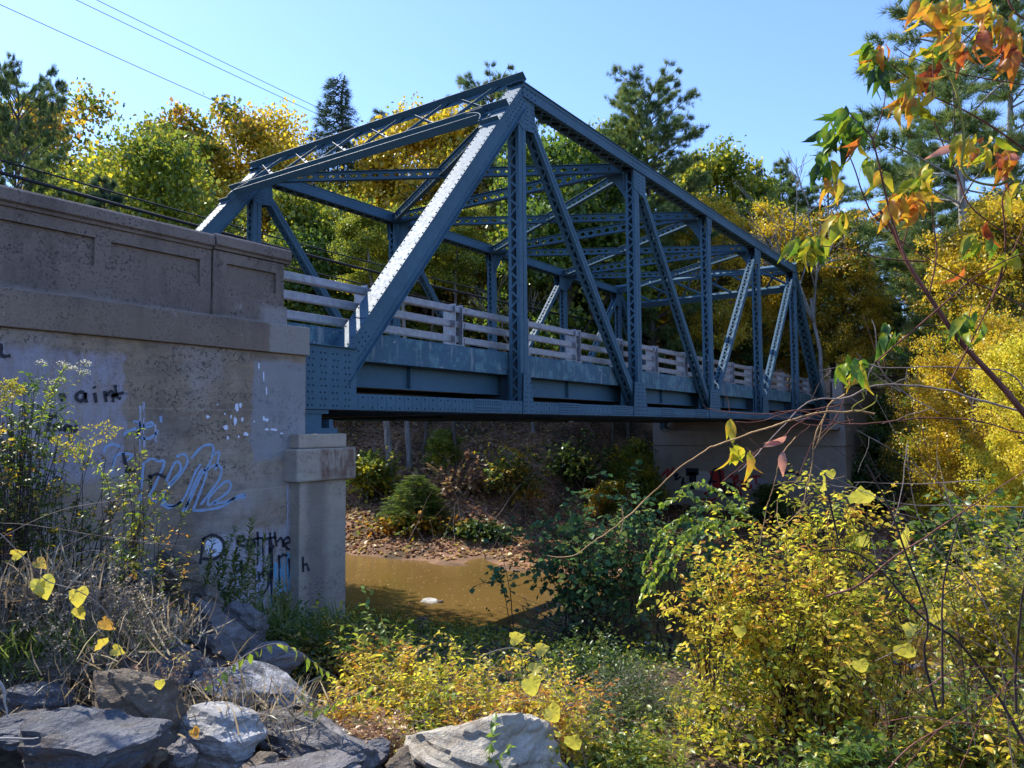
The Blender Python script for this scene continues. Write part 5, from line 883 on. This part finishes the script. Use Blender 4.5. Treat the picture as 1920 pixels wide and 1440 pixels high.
def plume(name, label, arcs, D, seed, mat='flower', stem='twig_green', leaf=.018, step=.008, r=.0025, stalk=None, spread=.5):
    rg = np.random.default_rng(seed); o = np.array(at_d(arcs[0][0][0], arcs[0][0][1], D)); t = thing(name, label, 'wildflower', tuple(o)); polys = []; pos = []; dr = []; lp = []; ld = []
    if stalk: 
        P = px_line(stalk, D); polys.append((P - o, r * 1.4, r)); 
        for p in P[::1]:
            for _ in range(3): lp.append(p - o); ld.append(rg.normal(0, 1, 3) + [0, 0, .2])
    for ln in arcs:
        pos = []; dr = []
        P = px_line(ln, D + rg.uniform(-.05, .05), 0, 6); polys.append((P - o, r, r * .4)); m_ = len(P)
        for i in range(m_):
            for _ in range(int(5 + 4 * i / m_)): e = unitv(rg.normal(0, 1, 3) + [0, 0, .7]) * leaf * rg.uniform(.6, 2.6) * spread * (1.6 - i / m_); pos.append(P[i] - o + e + rg.normal(0, .003, 3)); dr.append(e + rg.normal(0, .01, 3))
        n = len(pos); leaves('flower_head', np.array(pos), np.array(dr), rg.normal(0, 1, (n, 3)), leaf * rg.uniform(.6, 1.3, n), 'ovate', rg.uniform(0, 1, n), L[mat], t)
    tubes('stem', polys, M[stem], t)
    if lp: n = len(lp); leaves('leaves', np.array(lp), np.array(ld), rg.normal(0, .5, (n, 3)) + [0, 0, 1], .05 * rg.uniform(.6, 1.2, n), 'narrow', rg.uniform(.4, 1, n), L['lime'], t)
G1 = 'goldenrod and seed heads in front of the left wall'
plume('goldenrod', 'arching goldenrod plume in front of the faded lettering on the left', [[(150, 870), (130, 840), (105, 820)], [(140, 850), (175, 820), (225, 802)], [(120, 850), (150, 810), (205, 795)], [(150, 850), (180, 835), (215, 815)], [(135, 845), (110, 835), (100, 825)]], 4.2, 1, leaf=.014, stalk=[(205, 920), (195, 890), (170, 860), (145, 840)])
plume('goldenrod', 'yellow green goldenrod tips at the left edge', [[(5, 760), (10, 735), (30, 712)], [(0, 745), (18, 728), (42, 728)], [(0, 770), (20, 750), (38, 735)], [(0, 730), (12, 718), (28, 722)], [(2, 750), (25, 740), (44, 734)]], 4.4, 2, leaf=.015)
plume('wildflower', 'tall sprig with cream flower heads against the grey wall', [[(p[0] - 8, p[1] + 4), p, (p[0] + 9, p[1] + 3)] for p in [(78, 680), (117, 682), (135, 690), (160, 680), (158, 698), (112, 712), (98, 716)]], 4.2, 3, 'white', leaf=.007, spread=.9, stalk=[(75, 790), (95, 740), (108, 715), (120, 690)])
spray('seed_head_plant', 'branching yellow green stems below the cream flower heads', [[(75, 790), (95, 735), (120, 690)], [(95, 735), (140, 705), (160, 684)], [(88, 750), (80, 700), (78, 685)], [(100, 740), (150, 712), (158, 700)], [(80, 775), (110, 745), (130, 735)]], 4.2, 'lime', .032, 'narrow', (.3, 1), 'twig_green', .0018, .03, 20, hang=-.1)
plume('goldenrod', 'goldenrod plume left of the yellow bush base', [[(1290, 1360), (1275, 1310), (1272, 1280)], [(1295, 1350), (1315, 1300), (1330, 1282)], [(1300, 1350), (1335, 1320), (1350, 1312)], [(1290, 1340), (1300, 1300), (1298, 1278)], [(1300, 1365), (1345, 1345), (1372, 1350)], [(1280, 1350), (1262, 1320), (1262, 1300)]], 4.8, 4, leaf=.014, stalk=[(1280, 1440), (1285, 1400), (1290, 1350)], spread=.7)
# grass
def grass(label, spots, D, mat, seed, L_=.3, n=120):
    rg = np.random.default_rng(seed); P = []; Dd = []
    for px, py in spots:
        q = np.array(at_d(px, py, D))
        for _ in range(n): P.append(q + rg.normal(0, .16, 3) * [1, 1, .2]); Dd.append(rg.normal(0, .6, 3) + [0, 0, .8])
    k = len(P); tag(leaves('grass', np.array(P), np.array(Dd), rg.normal(0, 1, (k, 3)), L_ * rg.uniform(.5, 1.3, k), 'blade', rg.uniform(0, 1, k), L[mat]), label, 'grass', kind='stuff')
grass('sunlit green grass and clover on the left bank', [(20, 1215), (70, 1200), (120, 1215), (170, 1200), (220, 1215), (60, 1240), (0, 1250), (150, 1190)], 4.9, 'grass', 5, .16, 130)
grass('dry matted grass among the rocks on the left', [(60, 1290), (130, 1280), (200, 1260), (30, 1180), (110, 1150), (240, 1190), (300, 1200), (20, 1120), (340, 1300), (90, 1100)], 5.1, 'straw', 6, .26, 130)
# big pale vine leaves
def bigleaf(name, label, items, D, seed, vine=None):
    rg = np.random.default_rng(seed); o = np.array(at_d(items[0][0], items[0][1], D)); t = thing(name, label, 'vine', tuple(o)); view = unitv(CAM - o)
    if vine: tubes('stem', [(px_line(v, D, 0, 5) - o, .0028, .0018) for v in vine], M['twig_grey'], t)
    for px, py, s, ang, v in items:
        d = math.cos(ang) * RT + math.sin(ang) * UP; p = np.array(at_d(px, py, D)) - o - d * s * .5; s *= .78; lf = leaves('leaf', p[None], d[None], (view + rg.normal(0, .55, 3))[None], [s], 'grape', [v], L['grape'], t); tubes('petiole', [(curve(rg, p, p - d * s * .7 + rg.normal(0, .03, 3), 6, .01, .05), .0012, .001)], M['twig_red'], t)
bigleaf('grape_vine', 'pale yellow grape leaves hanging over the rocks at lower left', [(85, 1110, .15, -1.2, .3), (72, 1105, .09, -1.7, .3), (148, 1128, .13, -1.4, .45), (152, 1155, .09, -1.3, .6), (205, 1175, .10, -.8, .95), (185, 1215, .10, -1.9, .7), (80, 1060, .08, -.6, .9), (225, 1222, .08, -.4, .6), (38, 1038, .08, .2, .8), (300, 1288, .07, -1.5, .4)], 4.0, 1, [[(0, 1000), (60, 1060), (90, 1090), (150, 1110), (200, 1150), (240, 1250), (300, 1270)]])
bigleaf('grape_vine', 'pale yellow grape leaves beside the cream boulder', [(1000, 1295, .16, -1.2, .3), (1042, 1345, .15, -.9, .4), (1010, 1250, .11, .6, .4), (1080, 1400, .14, -1.2, .3), (975, 1195, .11, .1, .5), (1022, 1215, .10, .2, .4)], 4.6, 2, [[(900, 1230), (960, 1215), (1010, 1240), (1045, 1300), (1080, 1370), (1100, 1440)]])
bigleaf('grape_vine', 'large pale vine leaves scattered over the top of the yellow bush', [(1546, 900, .14, 1.2, .25), (1560, 893, .08, -1.2, .3), (1628, 935, .20, -.5, .1), (1700, 1000, .16, .9, .3), (1706, 1228, .17, -.9, .4), (1712, 1176, .12, .4, .4), (1768, 1150, .15, .0, .6), (1618, 1255, .13, -1.1, .4), (1745, 1140, .1, 2.2, .3), (1388, 1190, .11, -1.5, .4), (1620, 1020, .1, -1.4, .1)], 4.9, 3, [[(1500, 880), (1560, 910), (1620, 920), (1690, 980), (1720, 1080), (1740, 1140), (1710, 1200), (1640, 1240)]])
o_ = bigleaf('curled_leaf', 'curled brown and yellow leaf lying on the white granite rock', [(368, 1378, .07, -1.0, 1.0), (366, 1366, .05, 1.2, .98)], 3.95, 4)
# ---- leafless arching twigs on the right
def twigs(label, lines, D, mat, r, seed, side=True):
    rg = np.random.default_rng(seed); o = np.array(at_d(lines[0][0][0], lines[0][0][1], D)); t = thing('bare_branch', label, 'branch', tuple(o), 'bare twigs arching in from the right'); polys = []
    for i, ln in enumerate(lines):
        P = px_line(ln, D + rg.uniform(-.15, .25), 0, 6); w_ = np.cumsum(rg.normal(0, .0016, P.shape), 0); P = P + w_; polys.append((P - o, r * (1 if i == 0 else .6), r * .35))
        if side:
            for k in range(len(P) // 9): s = P[rg.integers(2, len(P))]; e = rg.normal(0, 1, 3); polys.append((curve(rg, s, s + unitv(e) * rg.uniform(.05, .22), 5, 0, .08) - o, r * .3, r * .15))
    tubes('twig', polys, M[mat], t); return t
twigs('long tan twig reaching far left over the river', [[(1640, 775), (1600, 768), (1533, 773), (1480, 788), (1440, 800), (1400, 813), (1347, 833), (1310, 850), (1267, 878), (1213, 925), (1157, 975), (1110, 1012), (1065, 1044), (1015, 1043)], [(1164, 947), (1167, 975), (1164, 1000)]], 2.7, 'twig_tan', .0042, 1, False)
twigs('reddish twigs fanning left just below the deck', [[(1960, 815), (1920, 809), (1839, 786), (1759, 777), (1664, 783), (1600, 786), (1558, 780), (1500, 765), (1440, 771), (1380, 768), (1340, 765), (1322, 757)], [(1600, 786), (1540, 800), (1480, 785), (1440, 775)], [(1575, 760), (1530, 765), (1480, 770), (1420, 790), (1375, 787)], [(1584, 742), (1560, 790), (1520, 830), (1490, 900), (1463, 863)], [(1536, 770), (1490, 800), (1460, 830), (1420, 850), (1400, 862), (1350, 905)]], 2.8, 'twig_red', .0034, 2)
twigs('pair of pale arching branches crossing the far parapet', [[(1960, 800), (1920, 777), (1823, 745), (1775, 726), (1711, 718), (1638, 718), (1584, 742), (1536, 745), (1500, 760), (1460, 800), (1420, 850), (1385, 885)], [(1940, 760), (1895, 703), (1810, 691), (1711, 691), (1648, 694), (1600, 678)], [(1690, 735), (1640, 700), (1610, 660)], [(1760, 777), (1700, 740), (1650, 695), (1640, 620), (1634, 605)]], 3.0, 'twig_grey', .005, 3)
twigs('kinked brown stem dropping in front of the far abutment', [[(1585, 740), (1558, 758), (1545, 783), (1527, 820), (1519, 876), (1501, 949), (1480, 975), (1450, 997)], [(1493, 820), (1463, 863), (1450, 920), (1441, 958), (1428, 1027)], [(1545, 783), (1535, 830), (1528, 845)]], 2.9, 'twig_tan', .0042, 4)
twigs('dark red branch slanting up right across the yellow bush', [[(1549, 1119), (1609, 1096), (1674, 1040), (1740, 995), (1803, 953), (1860, 910), (1940, 855)]], 3.2, 'twig_red', .0055, 5)
twigs('thick dark branch rising from the lower right corner', [[(1960, 1470), (1920, 1397), (1872, 1307), (1803, 1208), (1730, 1156), (1656, 1074), (1590, 1030), (1530, 1030)], [(1768, 1328), (1766, 1200), (1770, 1096), (1803, 958)], [(1755, 1332), (1730, 1233), (1734, 1156), (1700, 1050), (1660, 940), (1620, 870)], [(1906, 1337), (1906, 1229), (1915, 1121), (1930, 1040)], [(1553, 928), (1575, 1022)]], 3.4, 'twig_dark', .010, 6)
twigs('crossing bare twigs at the right edge level with the bush top', [[(1960, 1100), (1920, 1057), (1803, 940), (1695, 854), (1600, 800)], [(1960, 950), (1920, 949), (1803, 945), (1674, 936), (1560, 890), (1500, 850)], [(1900, 1440), (1870, 1200), (1800, 1000), (1760, 860)], [(1700, 830), (1690, 920), (1670, 990)], [(1840, 900), (1700, 905), (1600, 900)], [(1780, 1060), (1720, 960), (1700, 850)]], 3.6, 'twig_grey', .004, 7)
twigs('tangle of reddish canes in the lower right corner', [[(1665, 1440), (1717, 1393), (1803, 1354), (1880, 1380), (1960, 1410)], [(1700, 1440), (1750, 1380), (1830, 1320), (1920, 1290)], [(1800, 1440), (1850, 1330), (1930, 1240)], [(1720, 1300), (1800, 1260), (1930, 1250)], [(1640, 1360), (1720, 1345), (1850, 1360), (1930, 1340)]], 3.2, 'twig_red', .004, 8)
twigs('fine upright dry stalks among the bottom rocks', [[(600, 1440), (598, 1380), (600, 1330)], [(535, 1430), (560, 1380), (580, 1340)], [(645, 1440), (655, 1400), (665, 1360)], [(480, 1420), (560, 1425), (650, 1432)], [(740, 1420), (850, 1370), (930, 1330)], [(1025, 1230), (1020, 1300), (1015, 1340)]], 4.0, 'twig_tan', .002, 9)
twigs('pale dry stems arching over the left rocks', [[(0, 1010), (100, 960), (200, 940), (310, 930)], [(20, 1130), (110, 1060), (190, 1030), (300, 1100)], [(160, 1260), (200, 1290), (235, 1300)], [(0, 980), (80, 985), (240, 1010), (350, 1023)], [(0, 1085), (150, 1010), (260, 950)]], 4.4, 'twig_grey', .0028, 10)
twigs('thin weathered stick poking in at the lower left edge', [[(-20, 1260), (3, 1290), (8, 1325), (14, 1345)], [(-20, 1386), (30, 1386), (72, 1384)]], 3.4, 'pole', .009, 11, False)
twigs('dead grey branches strewn on the far bank under the bridge', [[(905, 890), (870, 870), (840, 800)], [(815, 970), (850, 930), (880, 880), (920, 850)], [(840, 960), (870, 920), (860, 870)], [(950, 900), (920, 860), (880, 840), (850, 850)], [(830, 900), (810, 880), (860, 850), (900, 865), (960, 895)]], 27, 'bark', .013, 12)
# ---- cherry tree leaning in from the right
ch = thing('cherry_tree', 'slender cherry tree leaning in at upper right with green orange and red leaves', 'tree', tuple(at_d(1960, 830, 2.7))); o = np.array(at_d(1960, 830, 2.7))
CL = [([(2100, 1100), (2020, 930), (1960, 830), (1920, 775), (1870, 715), (1800, 640), (1765, 590), (1735, 545), (1700, 490), (1672, 430), (1650, 395)], .0135, .005), ([(1672, 430), (1651, 417), (1633, 397), (1616, 359), (1604, 321), (1590, 289), (1563, 254)], .0035, .0018), ([(1700, 490), (1674, 417), (1660, 362), (1648, 309), (1636, 262), (1627, 248), (1604, 225), (1584, 201)], .004, .002), ([(1636, 264), (1648, 233), (1657, 201), (1660, 175)], .0025, .0015),
      ([(1960, 310), (1920, 280), (1867, 242), (1808, 207), (1750, 181), (1706, 149), (1662, 114)], .0055, .002), ([(1960, 165), (1920, 159), (1808, 140), (1744, 120), (1703, 105), (1677, 87)], .0035, .0018), ([(1960, 142), (1920, 125), (1855, 93), (1788, 52)], .003, .002), ([(1960, 170), (1920, 114), (1878, 67), (1817, 0)], .004, .003), ([(1950, 480), (1920, 460), (1855, 417), (1814, 379), (1794, 324), (1767, 268), (1747, 216)], .004, .0018), ([(1735, 490), (1695, 488), (1648, 483), (1593, 467), (1536, 461)], .0035, .0018), ([(1740, 560), (1756, 480), (1750, 420), (1745, 360)], .003, .0018), ([(1960, 600), (1920, 576), (1865, 547), (1820, 528), (1769, 502), (1680, 445), (1638, 400)], .0045, .002), ([(1640, 680), (1700, 630), (1759, 579), (1817, 528), (1849, 509), (1893, 485), (1950, 465)], .003, .002),
      ([(1748, 181), (1750, 120), (1748, 95)], .002, .0015), ([(1690, 470), (1710, 400), (1725, 350), (1735, 330)], .0025, .0015), ([(1660, 690), (1655, 660), (1652, 625)], .002, .0015), ([(1930, 40), (1900, 20), (1880, -30)], .004, .003), ([(1860, 560), (1880, 500), (1885, 440), (1880, 370), (1900, 340)], .004, .002), ([(1800, 640), (1815, 600), (1822, 570)], .002, .0015), ([(1780, 720), (1860, 560), (1930, 400)], .003, .002)]
rg = np.random.default_rng(9); polys = [(px_line(l, 2.7 + (0 if i == 0 else rg.uniform(-.12, .15)), 0, 5) - o, a, b) for i, (l, a, b) in enumerate(CL)]; tubes('branches', polys, M['twig_red'], ch)
vv = thing('twining_vine', 'thick yellow green vine twisting down through the upper right leaves', 'vine', tuple(at_d(1765, 114, 2.55))); o2 = np.array(at_d(1765, 114, 2.55)); tubes('stem', [(px_line([(1765, 114), (1788, 157), (1800, 204), (1808, 262), (1803, 312), (1823, 338), (1867, 347), (1896, 335)], 2.55, 0, 5) - o2, .0035, .0055)], M['twig_green'], vv)
vv = thing('tendril', 'curly yellow green tendril knotted on the twigs by the far parapet', 'vine', tuple(at_d(1625, 735, 2.7))); o2 = np.array(at_d(1625, 735, 2.7)); tubes('stem', [(px_line([(1617, 735), (1620, 748), (1608, 756), (1598, 765), (1606, 772), (1622, 766), (1640, 755), (1645, 740)], 2.7, 0, 5) - o2, .0024, .002)], M['twig_green'], vv)
cl = [(1636, 92, 10, 20, 0, .45), (1650, 82, 3, 8, .75, .95), (1650, 130, 5, 12, 0, .12), (1712, 160, 8, 22, .3, .8), (1700, 190, 4, 20, .6, .85), (1745, 130, 4, 14, .85, 1), (1770, 85, 3, 14, .1, .4), (1720, 92, 2, 10, .35, .5), (1582, 205, 5, 12, .1, .4), (1556, 250, 9, 16, 0, .45), (1545, 290, 6, 16, .1, .6), (1608, 232, 7, 16, .05, .35), (1596, 262, 3, 8, .4, .6), (1614, 258, 1, 3, .9, .95), (1632, 298, 2, 5, .3, .5), (1660, 322, 2, 6, .35, .6), (1690, 355, 5, 18, .5, .75), (1735, 330, 8, 22, .25, .55), (1722, 372, 5, 20, .55, .8), (1672, 380, 3, 12, .65, .8), (1572, 400, 5, 16, .4, .75), (1565, 345, 3, 14, .55, .8), (1526, 452, 11, 14, .15, .6), (1500, 450, 4, 8, .2, .5), (1752, 20, 6, 24, .4, .75), (1790, 15, 8, 26, .3, .8), (1800, 60, 5, 22, .35, .7), (1845, 10, 8, 26, .3, .7), (1882, 30, 6, 22, .35, .8), (1830, 60, 3, 14, .8, .95), (1905, 60, 3, 14, .7, .95), (1900, 100, 4, 16, .8, 1), (1808, 85, 3, 12, .8, 1), (1868, 45, 3, 14, .6, .8), (1825, 262, 7, 22, .4, .75), (1860, 270, 6, 20, .3, .9), (1900, 290, 5, 20, .5, .95), (1905, 350, 4, 18, .35, .6), (1850, 418, 1, 4, .88, .95), (1835, 440, 3, 10, .2, .6), (1860, 440, 2, 8, .1, .3), (1662, 622, 7, 14, .05, .45), (1598, 678, 7, 16, .1, .5), (1618, 690, 2, 6, .5, .65), (1822, 598, 5, 18, .2, .55), (1800, 590, 2, 8, .3, .5), (1908, 480, 3, 12, .3, .5), (1808, 500, 1, 4, .95, 1), (1380, 838, 3, 8, .4, .55), (1405, 848, 2, 6, .55, .65), (1370, 786, 1, 2, .55, .6)]
pos = []; dr = []; val = []; sz = []; nn = []
for px, py, n, sp, lo, hi in cl:
    D = 2.7 + rg.uniform(-.1, .12)
    for _ in range(int(n * 1.7 + .5)): p = np.array(at_d(px + rg.normal(0, sp * .7), py + rg.normal(0, sp * .55), D + rg.normal(0, .04))); a = rg.normal(-1.85, .36); d = math.cos(a) * RT + math.sin(a) * UP + rg.normal(0, .3, 3); pos.append(p - o); dr.append(d); val.append(rg.uniform(lo, hi)); sz.append(rg.uniform(.07, .115)); nn.append(unitv(CAM - p) * rg.choice([1, .6, -.3]) + rg.normal(0, .5, 3))
leaves('leaves', np.array(pos), np.array(dr), np.array(nn), np.array(sz), 'lance', np.array(val), L['cherry'], ch)
pos = [np.array(at_d(a, b, 2.7)) - o for a, b in ((1475, 818), (1465, 830), (1468, 845), (1780, 285), (1790, 275), (1880, 300))]; n = len(pos); tag(leaves('leaves', np.array(pos), np.array([math.cos(a) * RT + math.sin(a) * UP for a in (3.6, 3.3, -1.6, .4, 3.5, .2)]), rg.normal(0, .3, (n, 3)) + unitv(CAM - np.array(at_d(1470, 830, 2.7))), np.array([.085, .07, .10, .1, .1, .09]), 'lance', rg.uniform(0, 1, n), L['pink'], ch), 'pink faded leaves')

mound('undergrowth', 'dim green weeds between the yellow bramble and the yellow bush', 1120, 1260, 7.6, (.6, .6, .4), 'green', .05, 110, 6, 7, rr=(0, .6), stem='twig_dark', seed=51, shell=.2)
mound('undergrowth', 'sunlit green weeds at the bottom edge right of the cream boulder', 1190, 1425, 5.2, (.42, .4, .2), 'ygreen', .045, 80, 6, 7, rr=(.1, .7), stem='twig_green', seed=52, shell=.2)

grass('dry grass and stems sprouting between the bottom rocks', [(190, 1300), (300, 1330), (360, 1330), (440, 1350), (250, 1400), (480, 1340), (560, 1330), (100, 1330), (20, 1340), (210, 1240)], 4.5, 'straw', 16, .2, 70)
grass('green grass tufts at the foot of the abutment wall', [(400, 1190), (450, 1170), (520, 1180), (580, 1200), (620, 1190), (350, 1150)], 7.6, 'grass', 17, .3, 90)
mound('bramble', 'sparse dead twigs with curled brown leaves over the left rocks', 300, 1250, 4.8, (.55, .4, .18), 'brown', .03, 60, 5, 4, rr=(.1, 1), stem='twig_grey', seed=61, shell=.1, sr=.002)
mound('bramble', 'dry brown leaved twigs between the flat grey and cream rocks', 700, 1390, 4.9, (.35, .35, .16), 'brown', .035, 60, 5, 5, rr=(.1, 1), stem='twig_tan', seed=62, shell=.1, sr=.002)

rg = np.random.default_rng(70); n = 900; q = np.stack([rg.uniform(8, 19, n), rg.uniform(-4, 20, n), np.full(n, -6.188)], 1); tag(leaves('floating_leaves', q, rg.normal(0, 1, (n, 3)) * [1, 1, .02], np.tile([0, 0, 1.], (n, 1)) + rg.normal(0, .04, (n, 3)), rg.uniform(.05, .11, n), 'quad', rg.uniform(.3, 1, n), L['brown']), 'small fallen leaves floating on the brown river', 'floating leaves', kind='stuff')

# tangle on the far bank: brush, saplings and dead stems
for i, (px, py, D, rd, mt, rr_, lb) in enumerate([(700, 880, 33, (1.6, 1, 1.1), 'ygreen', (.2, .9), 'thin yellow leaved brush beside the pale leaning trunk on the far bank'), (860, 900, 32, (2.4, 1.4, 1.0), 'brown', (.1, 1), 'dead brown brush in the middle of the far bank under the bridge'), (960, 880, 31, (2.0, 1.4, 1.3), 'olive', (.1, .7), 'olive brush on the far bank above the blue green shrub'), (1080, 860, 33, (2.2, 1.4, 1.5), 'dark', (.1, 1), 'dark sapling clump on the far bank under the middle of the deck'), (1170, 880, 36, (1.6, 1.2, 1.4), 'ygreen', (.3, 1), 'bright yellow green saplings beside the left corner of the far abutment'), (780, 985, 27, (2.2, 1, .28), 'olive', (.2, 1), 'low dark weeds along the far shoreline left of the shrub'), (900, 1000, 25, (2.0, 1, .32), 'dark', (.1, .9), 'dark overhanging weeds at the far shoreline behind the shrub')]):
    q = bankpoint(px, (945, 935, 955, 925, 930, 1005, 1012)[i]); D = float(np.dot(np.array(q) - CAM, FW)) + .6
    mound('brush', lb, px, py, D, tuple(v * 1.12 for v in rd), mt, .17, 80, 5, 6, 'card', rr_, 'twig_grey' if i in (1, 2) else 'twig_dark', seed=200 + i, shell=.2, sr=.012, group='brush on the far bank')
rg = np.random.default_rng(88); pl = []
for i in range(260):
    x, y = rg.uniform(19, 36), rg.uniform(9, 26); z = gz(x, y); h = rg.uniform(.8, 3.5); pl.append((curve(rg, (x, y, z - .1), (x + rg.normal(0, .5) * h, y + rg.normal(0, .4) * h, z + h * rg.uniform(.3, 1)), 6, 0, .05), rg.uniform(.008, .03), .004))
tag(tubes('dead_brush', pl, M['twig_grey']), 'bare grey stems and fallen sticks covering the far bank', 'brush', kind='stuff')

rg = np.random.default_rng(91)
def arc():
    x0, y0 = rg.uniform(1780, 1950), rg.uniform(1000, 1460); x1, y1 = x0 - rg.uniform(60, 320), y0 - rg.uniform(120, 460); b = rg.uniform(-60, 60); return [(x0, y0), ((x0 * 2 + x1) / 3 - b, (y0 * 2 + y1) / 3), ((x0 + x1 * 2) / 3 - b, (y0 + y1 * 2) / 3), (x1, y1)]
for i, lb in enumerate(['fine brown canes crossing the sunlit bush at the right edge', 'thin pale canes rising over the green bush at lower right', 'slender red canes between the yellow bush and the right edge']):
    twigs(lb, [arc() for _ in range(7)], 3.6 + i * .5, ('twig_dark', 'twig_grey', 'twig_red')[i], .0035, 92 + i)
